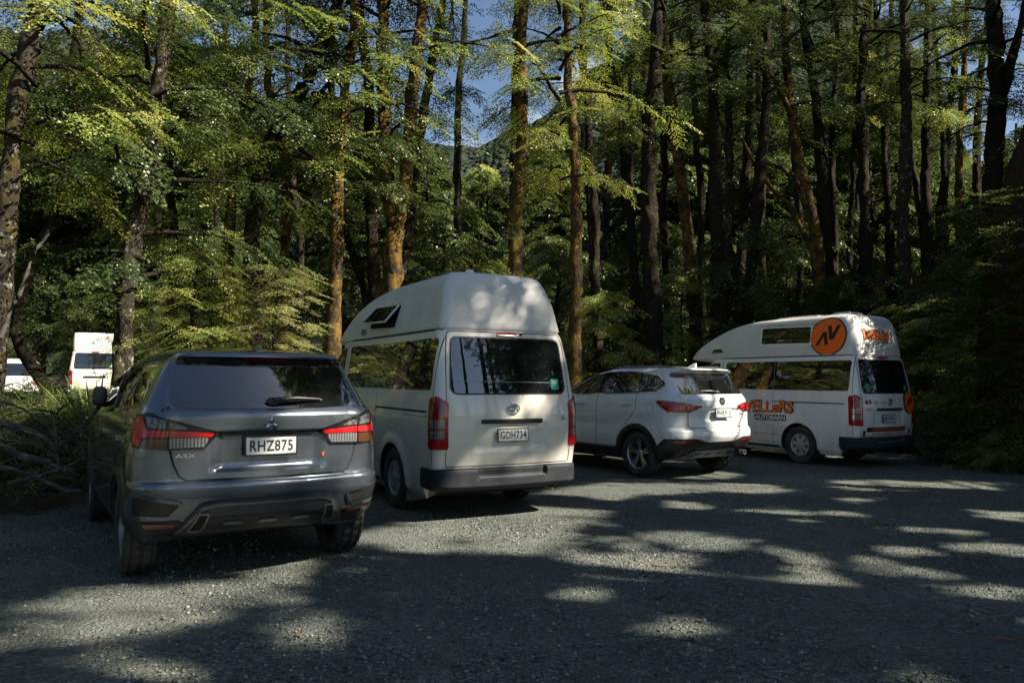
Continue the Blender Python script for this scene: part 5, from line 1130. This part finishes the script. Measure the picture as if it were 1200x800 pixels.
def tree_from(Y, wpx, uv, bark, ck, cz, cs, label, seed):
    P = [at(u, v, Y) for u, v in uv]; low = P[0]; g = gh(low.x, low.y)
    foot = Vector((low.x+(low.x-P[1].x)*.4, low.y, g-.12))
    if low.z < g+.5: P = P[1:]
    P = [foot]+P; d = (P[-1]-P[-2]).normalized(); top = P[-1]; ext = max(5.0, 15.5-top.z)
    P.append(top+(d*.7+Vector((0, 0, .5))).normalized()*ext*.5); P.append(P[-1]+(d*.3+Vector((0, 0, .9))).normalized()*ext*.5)
    base = Vector((foot.x, foot.y, g)); root = empty('beech_tree', base); tag(root, label, 'tree', 'slender trunks of the second row' if 'second row' in label else G_T)
    r0 = wpx/FPX*Y/2*1.08
    forks = []
    if len(uv) == 3:        # the forked mossy trunk
        q = [at(u, v, Y) for u, v in [(463, 272), (453, 205), (455, 70), (449, -40), (446, -160)]]; q2 = [at(u, v, Y) for u, v in [(462, 278), (476, 200), (486, 85), (497, -40), (506, -160)]]
        P = [foot]+[at(u, v, Y) for u, v in uv]
        forks = [([p-base for p in q], r0*.66, r0*.3), ([p-base for p in q2], r0*.66, r0*.3)]
        r1 = r0*.8; topax = q
    elif label.startswith('dark forked'):
        q2 = [at(u, v, Y) for u, v in [(1162, 230), (1176, 120), (1196, 40), (1214, -60)]]; forks = [([p-base for p in q2], r0*.6, r0*.25)]; r1 = r0*.3; topax = P
    else: r1 = r0*.28; topax = P
    me = trunk_mesh('trunk', [p-base for p in P], r0, r1, seed, 20, forks); link('trunk', me, BARK[bark], root)
    if ck:
        z = np.array([p.z for p in topax]); o = np.argsort(z); x0 = np.interp(cz+3.0, z[o], np.array([p.x for p in topax])[o])-base.x
        pr = (HERO if ck == 'hero' else OPEN)[seed % 4]; add_crown(root, pr, cz-g+(1.2 if uv[0][0] > 690 else 0), seed*1.7, cs, (LEAF if seed % 3 else LEAF_DARK_SHADE) if uv[0][0] < 690 else (LEAF_DARK_SHADE if seed % 4 else LEAF), off=(x0, topax[1].y-base.y))  # right-hand crowns mostly take the darker leaf, shade by colour
    return root, P, r0
for i, a in enumerate(TR):
    rt, P, r0 = tree_from(*a, seed=200+i)
    if a[7].startswith('tall straight trunk with young'):     # shoots growing straight out of the bark
        r = np.random.default_rng(5); Q, yw, pi_, ro, S = [], [], [], [], []
        for k in range(60):
            z = .6+6.4*r.random(); q = Vector((np.interp(z, [p.z for p in P], [p.x for p in P]), P[0].y, z))-rt.location; an = r.random()*6.28; Q.append(q+Vector((math.cos(an)*r0, math.sin(an)*r0, 0))); yw.append(an); pi_.append(.5+.5*r.random()); ro.append(0); S.append(.45+.5*r.random())
        link('trunk_shoots', leaves_mesh('trunk_shoots', [tuple(q) for q in Q], np.array(yw), np.array(pi_), np.array(ro, float), np.array(S), TPL, 77), LEAF, rt)
    if a[7].startswith('curved trunk'):                        # heavy bare side branches
        for k, (br) in enumerate(([(945, 245), (930, 205), (905, 190), (880, 196)], [(955, 300), (925, 240), (890, 205), (868, 160)], [(925, 130), (905, 90), (870, 70)])):
            pp = [at(u, v, a[0]-.2*j) for j, (u, v) in enumerate(br)]; v, f = tube_np([([tuple(p-rt.location) for p in pp], np.linspace(.09, .03, len(pp)))], 8); link('side_branch', np_mesh('side_branch', v, f, smooth=True), BARK['moss'], rt)
# the huge shaded trunk at the right edge
def big_trunk():
    Y = 13.6; base = at(1188, 500, Y); base.z = gh(base.x, base.y); root = empty('old_tree', base); tag(root, 'huge reddish trunk of an old tree at the right edge, its foot lost in bushes', 'tree')
    P = [at(1188, 545, Y), at(1190, 440, Y), at(1198, 340, Y), at(1212, 260, Y), at(1234, 180, Y), at(1266, 100, Y), at(1300, 10, Y), at(1330, -120, Y)]
    P[0].z = base.z-.1; link('trunk', trunk_mesh('trunk', [p-base for p in P], .62, .34, 9, 28, lumps=.32), BARK['red'], root)
    add_crown(root, HERO[1], 9.5, 1.0, .7, LEAF_DARK_SHADE, off=(2.0, 0))
    r = np.random.default_rng(15); Q, yw, pi_, S = [], [], [], []
    for k in range(620):
        z = 4.6*r.random()**1.2; an = R(130)+R(220)*r.random(); rr = .50+.45*r.random()*(1.15-z/5); Q.append((math.cos(an)*rr-.05+z*.06, math.sin(an)*rr, z+.1)); yw.append(an); pi_.append(-.5+.8*r.random()); S.append(.5+.5*r.random())
    link('climbing_foliage', leaves_mesh('climbing_foliage', Q, np.array(yw), np.array(pi_), r.random(620)-.5, np.array(S), TPL, 78), LEAF_DARK_SHADE, root)
big_trunk()
# ------------------------------------------------------------------ understorey and the forest behind
rf = np.random.default_rng(2024)
SKY_U = [-200, 0, 200, 330, 450, 540, 570, 610, 680, 760, 900, 1000, 1090, 1140, 1180, 1300]; SKY_V = [-120, -80, -20, 20, 120, 170, 190, 150, 110, 40, -60, -60, 20, 150, 150, 60]
def px_of(x, y): return 600+FPX*x/y
placed = []
def free(x, y, d):
    if all((x-a)**2+(y-b)**2 > d*d for a, b in placed): placed.append((x, y)); return True
    return False
LOWTRUNK = [trunk_mesh('thin_trunk', [(0, 0, -.15), (.06, .03, 1.5), (-.05, .05, 3.2), (.05, 0, 5.2)], .085, .03, 300+k, 8) for k in range(3)]
FARTRUNK = [trunk_mesh('far_trunk', [(0, 0, -.15), (.15, .05, 4), (-.1, .1, 9), (.1, 0, 14)], .20, .06, 310+k, 10) for k in range(3)]
def shared(name, me, m, root, s=(1, 1, 1), rz=0):
    o = bpy.data.objects.new(name, me); COL.objects.link(o); o.parent = root; o.scale = s; o.rotation_euler = (0, 0, rz)
    if not me.materials: me.materials.append(m)
    if me.materials[0] is not m: o.material_slots[0].link = 'OBJECT'; o.material_slots[0].material = m
    return o
n_low = 0
for k in range(700):
    y = 20.5+14*rf.random()**1.1; x = (rf.random()*2-1)*(.70*y+1); u = px_of(x, y)
    if lot_mask(np.array([x]), np.array([y]))[0] > .05: continue
    if -60 < u < 215 and y < 31 : continue                 # the view through to the far vans
    if n_low >= 36: break
    if not free(x, y, 2.0): continue
    s = .75+.45*rf.random(); vt = np.interp(u, SKY_U, SKY_V)+60
    g = gh(x, y); s = min(s, (1.42+(448-vt)/FPX*y-g)/6.4)
    if s < .45: continue
    root = empty('young_beech', (x, y, g)); tag(root, 'young leafy beech of the understorey behind the parked vehicles', 'tree', 'understorey trees'); n_low += 1
    shared('trunk', LOWTRUNK[k % 3], BARK['dark'], root, (s, s, s)); add_crown(root, LOW[int(rf.integers(4))], .5*s, rf.random()*6.28, s, ((LEAF, LEAF_DARK_SHADE, LEAF_DARK_SHADE, LEAF_DARK_SHADE) if u < 650 else (LEAF_DARK_SHADE,)*4)[int(rf.integers(4))], sz=s*1.05)  # right half all in the shade-coloured leaf
n_far = 0
for k in range(1500):
    y = 27+30*rf.random()**.9; x = (rf.random()*2-1)*(.72*y+2); u = px_of(x, y)
    if n_far >= 62: break
    if -40 < u < 200 and y < 33: continue
    if not free(x, y, 2.9): continue
    vt = np.interp(u, SKY_U, SKY_V); g = gh(x, y); H = min(17+4*rf.random(), (1.42+(448-vt)/FPX*y-g)*(.82+.2*rf.random()))
    if H < 4: continue
    root = empty('forest_tree', (x, y, g)); tag(root, 'unseen beech of the forest beyond the right edge, shading what is in view', 'tree', 'trees deep in the forest'); n_far += 1
    s = H/14; shared('trunk', FARTRUNK[k % 3], BARK['dark'], root, (max(.6, s),)*2+(s,)); zc = (.10+.25*rf.random())*H; sc = (H-zc)/11.5
    add_crown(root, FAR[int(rf.integers(3))], zc, rf.random()*6.28, max(sc, .62)*1.05, ((LEAF, LEAF_DARK_SHADE, LEAF_DARK_SHADE, LEAF_DARK_SHADE) if u < 650 else (LEAF_DARK_SHADE,)*4)[int(rf.integers(4))], sz=sc)  # deep forest darkened through its leaf colour
# trees behind the camera, seen only in the car windows
for k, (x, y, s) in enumerate([(-12, -10, 1.0), (-7, -16, 1.1), (-1, -21, .8), (-20, -3, 1.1), (-22, 1, 1.0), (-24, 12, 1.1), (8, -30, .9), (18, -26, .9)]):
    root = empty('clearing_tree', (x, y, gh(x, y))); tag(root, 'beech on the near side of the lot, reflected in the car windows', 'tree', 'trees around the lot'); shared('trunk', FARTRUNK[k % 3], BARK['dark'], root, (s, s, s*.8)); add_crown(root, FAR[k % 3], 1.5, k*1.3, s*1.1, LEAF, sz=s*.8)
for k in range(12):      # forest left of the frame
    x, y = [(-21, 6), (-17, 14), (-17.5, 18), (-20, 16), (-21, 10), (-24, 14), (-19, 21), (-24, 20), (-25, 3), (-28, 24), (-30, 17), (-26, 28)][k]
    root = empty('clearing_tree', (x, y, gh(x, y))); tag(root, 'beech on the near side of the lot, reflected in the car windows', 'tree', 'trees around the lot'); shared('trunk', FARTRUNK[k % 3], BARK['dark'], root, (1, 1, 1)); add_crown(root, FAR[k % 3], .8, k*1.9, 1.05, (LEAF, LEAF_PALE)[k % 2], sz=1.1)
for k in range(22):      # the forest goes on beyond the right edge of the frame and shades what is in view
    y = 15+1.55*k+rf.random(); x = .70*y+4.2+6.5*rf.random()
    root = empty('forest_tree', (x, y, gh(x, y))); tag(root, 'unseen beech of the forest beyond the right edge, shading what is in view', 'tree', 'trees deep in the forest'); shared('trunk', FARTRUNK[k % 3], BARK['dark'], root, (1.1, 1.1, 1.15)); add_crown(root, FAR[k % 3], 2.2, k*2.3, 1.2, LEAF_DARK_SHADE, sz=1.2)
# named pale bush behind the grey SUV and leafy saplings along the lot edge
def sapling(Y, u, v_top, w, pr, leaf, label, name='sapling', group=None):
    p = at(u, 440, Y); g = gh(p.x, p.y); H = 1.42+(448-v_top)/FPX*Y-g; root = empty(name, (p.x, Y, g)); tag(root, label, 'tree' if H > 2.4 else 'bush', group)
    if H > 2.4: shared('trunk', LOWTRUNK[0], BARK['dark'], root, (.7, .7, H/6)); add_crown(root, pr, .1*H, u*.37, w, leaf, sz=.88*H/5.7)
    else: add_crown(root, pr, .02, u*.37, w, leaf, sz=H/1.3)
sapling(14.6, 322, 305, .95, SAP[0], LEAF_PALE, 'pale green sapling glowing in the sun behind the grey SUV')
sapling(15.4, 248, 330, .8, SAP[1], LEAF, 'green sapling left of the pale one behind the grey SUV')
sapling(14.0, 226, 270, .85, SAP[2], LEAF, 'tall green sapling right of the mottled trunk')
sapling(19.5, 520, 210, 1.0, LOW[3], LEAF_DARK_SHADE, 'dark leafy sapling behind the cream van roof')
sapling(18.6, 566, 290, .8, LOW[0], LEAF, 'leafy sapling between the forked trunk and the trunk with shoots')
sapling(18.8, 700, 330, .75, LOW[1], LEAF, 'leafy sapling behind the bonnet of the white SUV')
sapling(21.5, 800, 300, .9, LOW[2], LEAF, 'leafy sapling between the white SUV and the emblem van')
sapling(19.0, 1010, 300, .9, LOW[3], LEAF_DARK_SHADE, 'dark leafy sapling behind the roof of the emblem van')
sapling(16.8, 1092, 330, .8, LOW[0], LEAF, 'green sapling right of the emblem van')
sapling(17.6, 1135, 290, .9, LOW[2], LEAF_DARK_SHADE, 'dark sapling in front of the forked trunk at the right')
for k, (Y, u, vt, w, lf) in enumerate([(15.2, 1128, 450, .95, LEAF_DARK_SHADE), (14.2, 1150, 440, .9, LEAF_DARK_SHADE), (13.3, 1178, 470, .8, LEAF_DARK_SHADE), (13.0, 1144, 508, .55, LEAF), (12.9, 1200, 495, .8, LEAF_DARK_SHADE), (17.0, 1098, 455, .9, LEAF), (14.3, 1118, 500, .5, LEAF_DARK_SHADE), (14.4, 1215, 440, 1.1, LEAF_DARK_SHADE)]):
    sapling(Y, u, vt, w, BUSH[k % 3], lf, 'dark bush crowding the foot of the huge trunk at the right edge', 'bush', 'bushes at the right edge')
for k, (Y, u, vt, w) in enumerate([(9.6, 22, 492, .8), (10.4, 70, 470, .9), (11.4, 40, 462, 1.1), (10.8, -20, 470, 1.0), (12.2, 84, 456, .9), (12.4, -10, 452, 1.0), (12.8, 50, 452, .8)]):
    sapling(Y, u, vt, w, BUSH[k % 3], LEAF_DARK_SHADE, 'low leafy bush among the dead branches left of the grey SUV', 'bush', 'bushes left of the grey car')
for k in range(34):
    x = -14+26*rf.random(); e = float(np.interp(x, EDGE[:, 0], EDGE[:, 1])); y = e+1.1+3.5*rf.random(); u = px_of(x, y)
    if u < 230 or u > 1070: continue
    s = .6+.7*rf.random(); root = empty('fern_bush', (x, y, gh(x, y))); tag(root, 'low bush on the forest floor just behind the parked vehicles', 'bush', 'low bushes of the forest floor'); add_crown(root, BUSH[k % 3], 0, rf.random()*6.28, s, (LEAF, LEAF_DARK_SHADE)[k % 2], sz=s*.8)
# ------------------------------------------------------------------ tall unseen trees at the right, crowns carved to place the sun patches
LIT = [  # sunlit patches on the gravel: pixel centre and half sizes in the photograph, strength
 (800, 632, 62, 11, 1), (740, 655, 66, 14, 1), (698, 686, 36, 9, 1), (795, 727, 42, 12, 1), (962, 667, 34, 12, 1), (905, 597, 58, 6, 1), (785, 592, 38, 6, 1), (935, 647, 36, 8, .8), (1062, 645, 44, 8, 1), (1034, 662, 28, 9, .9), (1092, 618, 34, 9, .8), (1122, 680, 32, 7, 1),
 (1140, 704, 46, 13, .7), (1186, 642, 34, 9, .9), (1080, 567, 110, 7, 1), (880, 570, 50, 6, 1), (770, 571, 60, 5, 1), (648, 602, 70, 11, 1), (625, 632, 70, 15, 1), (980, 600, 30, 6, .8), (880, 760, 60, 12, .5), (1082, 795, 50, 14, .9), (700, 575, 60, 6, 1), (1020, 585, 40, 5, .6),
 (150, 715, 150, 14, .9), (240, 695, 120, 9, 1), (350, 672, 60, 9, 1), (365, 742, 90, 26, 1), (70, 745, 90, 24, .8), (470, 628, 40, 12, 1), (560, 616, 80, 11, 1), (500, 645, 60, 10, .8), (110, 790, 130, 16, .5), (560, 680, 40, 8, .4), (1190, 600, 40, 5, .8), (330, 705, 60, 10, .6)]
lit = []
for u, v, a, b, s in LIT:
    p = gpx(u, v); lit.append((p.x, p.y, a/FPX*p.y, b*p.y*p.y/(CAM_H*FPX), s))
def sunfoot(p):      # where the ray from the sun through p reaches the ground
    k = p[2]/math.tan(SUN_EL); return p[0]-k*math.cos(SUN_AZ), p[1]-k*math.sin(SUN_AZ)
for p, a, b, s in (((0.0, 8.35, 2.25), .9, .6, .46), ((.35, 8.5, 1.6), .35, .3, .36), ((-.1, 8.25, 1.05), .7, .35, .42), ((.3, 8.6, 2.45), .3, .25, .6), ((-.95, 6.05, 1.0), .6, .40, 1), ((-1.2, 5.9, 1.3), .5, .30, .8), ((-1.9, 5.4, 1.15), .4, .2, .5), ((3.3, 11.9, 1.0), 1.1, .75, 1), ((3.0, 12.4, 1.7), .9, .7, .8), ((6.3, 13.3, 2.3), .5, .35, 1), ((5.7, 13.6, 2.6), .6, .3, .6)):
    q = sunfoot(p); lit.append((q[0], q[1], a, b, s))
lit = np.array(lit)
def lightmap(x, y):
    wx, wy = x+.46*vnoise(x*1.3, y*1.3, 51)+.28*vnoise(x*4.2, y*4.2, 53), y+.46*vnoise(x*1.3, y*1.3, 52)+.28*vnoise(x*4.2, y*4.2, 54)
    d = np.sqrt(((wx[:, None]-lit[None, :, 0])/(lit[None, :, 2]*1.18))**2+((wy[:, None]-lit[None, :, 1])/(lit[None, :, 3]*1.25+.07))**2)
    return (np.clip(1.3-d, 0, 1)*1.6*lit[None, :, 4]).max(1)*(.80+.7*vnoise(x*2.3, y*2.3, 57))+.7*sstep(.36, .56, vnoise(x*1.9, y*1.9, 58))
def keep_dark(C):  # drops crown leaves along sun rays towards the wanted sun patches
    x, y = sunfoot(C.T); return lightmap(x, y) < .35+.5*np.random.default_rng(3).random(len(x))
def shade_trees():
    r = np.random.default_rng(909); stems = [(9.6, -7.0, 16), (10.2, -3.6, 16), (10.6, -.4, 16), (10.9, 2.6, 16), (11.2, 5.6, 16), (11.4, 8.6, 13), (14.6, -6.0, 17), (14.8, -2.4, 17), (15.0, 1.0, 17), (15.2, 4.2, 17), (15.4, 7.4, 16), (19.0, -6.5, 18), (19.2, -2.0, 18), (19.4, 2.2, 18), (19.6, 6.2, 17), (23.5, -3.0, 19), (23.5, 3.0, 19), (13.6, 10.6, 12)]
    n = 30000; fx, fy = -7.5+18*r.random(n), 1.8+13.2*r.random(n); h = 3.6+14.5*r.random(n); ex = h/math.tan(SUN_EL); X, Y = fx+ex*math.cos(SUN_AZ), fy+ex*math.sin(SUN_AZ)
    ok = (X > 9.4+.15*np.maximum(0, Y-10)) & (X < 26) & (Y > -9) & (Y < 12) & (X > .66*Y+1.2) & ~((Y > 12.0) & (h < 14)) & ((Y < 8.0) | (h < 11.5-.25*(Y-8.0)))
    ok &= r.random(n) > lightmap(fx, fy)*1.25+.10
    X, Y, h = X[ok], Y[ok], h[ok]; S = np.array(stems); near = np.argmin((X[:, None]-S[None, :, 0])**2+(Y[:, None]-S[None, :, 1])**2, 1)
    print('shade sprays', len(X))
    for k, (sx, sy, H) in enumerate(stems):
        g = gh(sx, sy); root = empty('shade_tree', (sx, sy, g)); tag(root, 'tall unseen beech right of the lot, crown shaped to throw dappled shade on the gravel', 'tree', 'tall beeches shading the lot')
        m = np.flatnonzero(near == k)
        link('trunk', trunk_mesh('trunk', [(0, 0, -.2), (.1, 0, H*.3), (-.1, .1, H*.65), (.1, 0, H)], .24, .05, 400+k, 12), BARK['dark'], root)
        if not len(m): continue
        P = np.stack([X[m]-sx, Y[m]-sy, h[m]-g], -1); yw = np.arctan2(P[:, 1], P[:, 0])+r.normal(0, .6, len(m))
        P2 = P-np.stack([np.cos(yw), np.sin(yw), 0*yw], -1)*.35
        link('crown', leaves_mesh('crown', P2, yw, r.normal(0, .25, len(m)), r.normal(0, .35, len(m)), .62+.25*r.random(len(m)), TPL_SH, 500+k, keep=lambda C: keep_dark(C+np.array([sx, sy, g]))), LEAF, root)
        lim = []
        for j in r.choice(m, min(16, len(m)), replace=False):
            e = np.array([X[j]-sx, Y[j]-sy, h[j]-g]); s0 = np.array([0, 0, max(1.5, e[2]-.35*np.hypot(e[0], e[1])-.3)]); tt = np.linspace(0, 1, 5)[:, None]; lim.append((s0+(e-s0)*tt+np.array([0, 0, .15])*np.sin(tt*3.1), np.linspace(.05, .012, 5)))
        v, f = tube_np(lim, 5); link('limbs', np_mesh('limbs', v, f, smooth=True), BARK['dark'], root)
TPL_SH = [spray_template(.95, .13, 80+k, .9) for k in range(4)]
shade_trees()
# ------------------------------------------------------------------ vehicles far behind on the other track
def far_van():
    v = copy_tree(camper1); p = at(112, 440, 29.5); v.location = (p.x, 29.5, gh(p.x, 29.5)-.02); v.rotation_euler = (0, 0, R(27.5)); v.scale = (1, 1, 1)
    tag(v, 'small far white van with a high roof seen through branches left of the car', 'camper van', 'vehicles parked along the forest edge')
    for ch in list(v.children):
        if ch.name.split('.')[0] in ('number_plate', 'trim_badge'):
            for g in list(ch.children_recursive)+[ch]: bpy.data.objects.remove(g)
far_van()
def boxy(v):
    rows = [(1.90, .66, -.9, 2.5, .03, .08, .2, .3), (1.95, .72, -1.09, 2.6, .03, .08, .2, .3), (2.2, .735, -1.08, 2.5, .03, .08, .2, .3), (2.5, .72, -1.06, 2.1, .03, .08, .2, .3), (2.60, .69, -1.03, 1.8, .03, .08, .15, .2), (2.63, .5, -.8, 1.2, .02, .08, .1, .1), (2.635, .1, -.2, .3, .01, .03, .02, .05)]
    h = [c for c in v.children if c.name.startswith('high_roof')][0]
    for g in list(h.children_recursive): bpy.data.objects.remove(g)
    h.data = Shell(rows, .05, nR=16, nS=40).mesh('high_roof', sharp=50); h.data.materials[0] = M['gel']; h.data.materials[1] = M['gel']
boxy([o for o in bpy.data.objects if o.parent is None and o.get('label', '').startswith('small far white van')][0])
def far_wagon():
    Y = 29.0; p = at(18, 440, Y); root = empty('white_wagon', (p.x, Y, gh(p.x, Y)-.22), R(29)); tag(root, 'small far white wagon half hidden by leaves at the left edge', 'car', 'vehicles parked along the forest edge')
    P = M['white']
    rows = [(.30, .78, -.75, 3.2, .05, .12, .2, .3), (.45, .86, -.92, 3.4, .06, .15, .2, .3), (.70, .89, -.98, 3.4, .06, .15, .2, .3), (1.0, .89, -.97, 3.3, .06, .14, .2, .3), (1.12, .87, -.94, 2.6, .06, .14, .2, .3), (1.2, .85, -.92, 2.2, .06, .14, .2, .3), (1.5, .78, -.84, 1.7, .06, .13, .2, .3), (1.70, .72, -.76, 1.3, .06, .13, .2, .3), (1.78, .60, -.62, 1.0, .05, .12, .1, .2), (1.82, .35, -.3, .6, .03, .1, .05, .1), (1.825, .1, 0, .3, .01, .04, .02, .04)]
    sh = Shell(rows, .04, [front_taper(2, 3.5, .08)], nR=20, nS=60)
    me = sh.mesh('body', [(y, .37, .42, s*.5, s*1.1) for y in (0, 2.65) for s in (-1, 1)]); me.materials[0] = P; me.materials[1] = M['well']; link('body', me, [P], root)
    patch('rear_window', sh, rounded([(-.66, 1.18), (.66, 1.18), (.58, 1.64), (-.58, 1.64)], .07), 'rear', M['glass'], root, .005, .02)
    for s in (-1, 1):
        q = [(s*.66, .85), (s*.82, .85), (s*.80, 1.16), (s*.67, 1.16)]; patch('tail_light', sh, rounded(q if s > 0 else q[::-1], .02), 'rear', M['red'], root, .015, .03)
        v = 'left' if s < 0 else 'right'; patch('side_window', sh, rounded([(-.70, 1.2), (1.9, 1.18), (1.45, 1.62), (-.62, 1.64)], .06), v, M['glass'], root, .005, .02)
        for y in (0, 2.65): make_wheel(root, (s*.76, y, .36), .36, .23, .22, 'five', s)
    patch('rear_bumper', sh, rounded([(-.80, .42), (.80, .42), (.80, .62), (-.80, .62)], .03), 'rear', M['bumper'], root, .05, .06)
far_wagon()
# ------------------------------------------------------------------ dead branches, flax, twigs
DEAD = mat('dead_wood', (.028, .024, .019), .9, bump=(40, .5, .01), vary=(7, (.13, .118, .098), .42, .72))
def branch(pts, wpx, Y, label, name='dead_branch', group='dead branches lying left of the grey car', m=DEAD, dy=None):
    P = [at(u, v, Y+(dy[i] if dy else 0)) for i, (u, v) in enumerate(pts)]; b = P[0].copy(); k = wpx/FPX*Y/2
    s = np.linspace(0, 1, len(P)); q = np.linspace(0, 1, 5*len(P)); A = np.array([tuple(p-b) for p in P]); rr = np.random.default_rng(int(wpx*100+pts[0][1])); A2 = np.stack([pchip(s, A[:, c], q) for c in range(3)], -1)+rr.normal(0, k*.25, (len(q), 3))
    v, f = tube_np([(A2, k*(1-.55*q)*(1+.2*rr.normal(size=len(q))))], 8); o = link(name, np_mesh(name, v, f, smooth=True), m, None, b); tag(o, label, 'branch', group); return o
branch([(-15, 494), (16, 502), (41, 512), (56, 518), (67, 534), (70, 548)], 6.5, 8.6, 'pale curved dead branch arching over the others')
branch([(-20, 506), (22, 534), (63, 546), (90, 560)], 11, 8.9, 'thickest dark dead branch of the heap')
branch([(10, 569), (41, 561), (71, 552), (100, 540)], 5, 8.2, 'pale thin dead branch lying low across the heap')
branch([(122, 470), (108, 488), (93, 506), (63, 528)], 5, 9.0, 'straight dead branch slanting down from the grey car mirror')
branch([(-10, 548), (30, 556), (75, 575), (100, 578)], 7, 8.0, 'dark dead branch lying on the ground in front of the heap')
branch([(-10, 470), (25, 480), (52, 500), (80, 530)], 4, 9.6, 'thin dark dead branch at the back of the heap')
branch([(40, 590), (60, 560), (66, 520), (60, 480)], 4, 9.2, 'thin dead branch standing upright out of the heap')
branch([(0, 398), (22, 345), (40, 300), (58, 272)], 6, 11.0, 'pale leaning dead branch beside the leaning lichen-covered trunk', 'leaning_branch', None)
def twig_heap():
    r = np.random.default_rng(33); L = []
    for k in range(150):
        u, Y = r.uniform(-40, 112), r.uniform(7.9, 10.2); v = r.uniform(480, 585); p = at(u, v, Y); g = gh(p.x, p.y); z = max(g+.02, min(p.z, g+.75)); a, e, l = r.random()*6.28, r.normal(0, .35), r.uniform(.25, .9)
        q = np.array([p.x, p.y, z]); d = np.array([math.cos(a)*math.cos(e), math.sin(a)*math.cos(e), math.sin(e)]); m = q+d*l*.5+r.normal(0, .05, 3); L.append((np.array([q, m, q+d*l]), np.array([.006, .005, .002])))
    v, f = tube_np(L, 4); tag(link('dry_twigs', np_mesh('dry_twigs', v, f, smooth=True), DEAD), 'tangle of thin dry twigs among the dead branches', 'twigs', kind='stuff')
twig_heap()
def flax(u, Y, n, h, label, seed, lean=.55):
    r = np.random.default_rng(seed); p = at(u, 470, Y); g = gh(p.x, p.y); V, F, T = [], [], []
    for k in range(n):
        a = r.random()*6.28; l = h*(.6+.5*r.random()); ln = lean*(.4+r.random()); w_ = .022+.014*r.random(); t = np.linspace(0, 1, 8)
        rad = .05+l*ln*t**1.5; z = l*(t-.28*ln*t**2.6); c = np.stack([rad*math.cos(a), rad*math.sin(a), z], -1); sd = np.array([-math.sin(a), math.cos(a), 0]); ww = (w_*(1-t**2.5)+.002)[:, None]
        o = len(V)*0+sum(len(x) for x in V); V.append(np.concatenate([c-sd*ww, c+sd*ww])); i = np.arange(7); F.append(np.stack([i, i+1, i+9, i+8], -1)+o); T.append(np.full(7, np.clip(r.normal(.45, .2), 0, 1)))
    tag(link('flax_plant', np_mesh('flax_plant', np.concatenate(V), np.concatenate(F), tone=np.concatenate(T)), LEAF, None, (p.x, p.y, g)), label, 'plant')
flax(112, 10.6, 34, 1.45, 'spiky strap-leaved plant between the dead branches and the grey SUV', 5)
flax(58, 11.6, 22, 1.1, 'smaller spiky strap-leaved plant among the bushes left of the grey SUV', 6)
def ground_bits():
    def stick(pts, w_, label, m, name='dry_stick'):
        P = [gpx(u, v) for u, v in pts]; P = [Vector((p.x, p.y, gh(p.x, p.y)+w_*.8)) for p in P]; b = P[0].copy(); v, f = tube_np([([tuple(p-b) for p in P], np.linspace(w_, w_*.5, len(P)))], 6); tag(link(name, np_mesh(name, v, f, smooth=True), m, None, b), label, 'stick')
    rust = mat('rust_bark', (.16, .07, .03), .8); straw = mat('dry_grass', (.22, .17, .05), .7)
    stick([(1157, 746), (1178, 747), (1203, 750)], .007, 'rusty brown stick on the gravel near the right edge', rust)
    stick([(770, 701), (777, 698), (784, 694)], .008, 'short pale twig on the gravel below the white SUV', DEAD, 'twig')
    stick([(764, 661), (778, 663), (792, 660)], .006, 'thin reddish twig on a sunlit patch of gravel', rust, 'twig')
    stick([(58, 655), (85, 664), (112, 677), (136, 692)], .0035, 'thin dry yellow grass stem left of the grey SUV wheel', straw, 'grass_stem')
    stick([(10, 766), (26, 768), (48, 762)], .006, 'pale twig on the gravel at the bottom left', DEAD, 'twig')
    r = np.random.default_rng(8); V = []
    for k in range(420):
        x, y = r.uniform(-8, 9), 3+11*r.random(); s = r.uniform(.008, .022) if r.random() < .85 else .035; a = r.random()*6.28; z = gh(x, y)+.008+.006*r.random(); c, q = math.cos(a)*s, math.sin(a)*s
        if abs(x) > .7*y: continue
        V.append([(x-c, y-q, z), (x+q*.45, y-c*.45, z+s*.3*r.random()), (x+c, y+q, z+s*.2), (x-q*.45, y+c*.45, z+s*.4*r.random())])
    V = np.array(V); n = len(V); tag(link('fallen_leaves', np_mesh('fallen_leaves', V.reshape(-1, 3), np.arange(n*4).reshape(-1, 4), tone=r.random(n)), tone_mat('dead_leaf', [(0, (.05, .03, .012)), (.5, (.16, .09, .03)), (.85, (.25, .17, .06)), (1, (.32, .09, .03))])), 'small fallen beech leaves scattered over the gravel', 'leaves', kind='stuff')
ground_bits()
def undergrowth():
    r = np.random.default_rng(12); n = 7000; y = 9.5+21*r.random(n)**1.2; x = (r.random(n)*2-1)*(.72*y+1)
    ex = r.uniform(-12, 16, 2600); ey = np.interp(ex, EDGE[:, 0], EDGE[:, 1])+r.normal(.55, .45, 2600); x, y = np.concatenate([x, ex]), np.concatenate([y, ey]); n = len(x); k = (lot_mask(x, y) < .25+.2*r.random(n)) & (vnoise(x*.5, y*.5, 61) > -.25); x, y = x[k], y[k]; n = len(x)
    z = ground_h(x, y)+.04+.22*r.random(n)**2; o = link('undergrowth', leaves_mesh('undergrowth', np.stack([x, y, z], -1), r.random(n)*6.28, .25+.5*r.random(n), r.normal(0, .2, n), .35+.4*r.random(n), [t[::2] for t in TPL], 71), LEAF_DARK_SHADE); tag(o, 'low seedlings and fern fronds covering the forest floor', 'undergrowth', kind='stuff')
undergrowth()
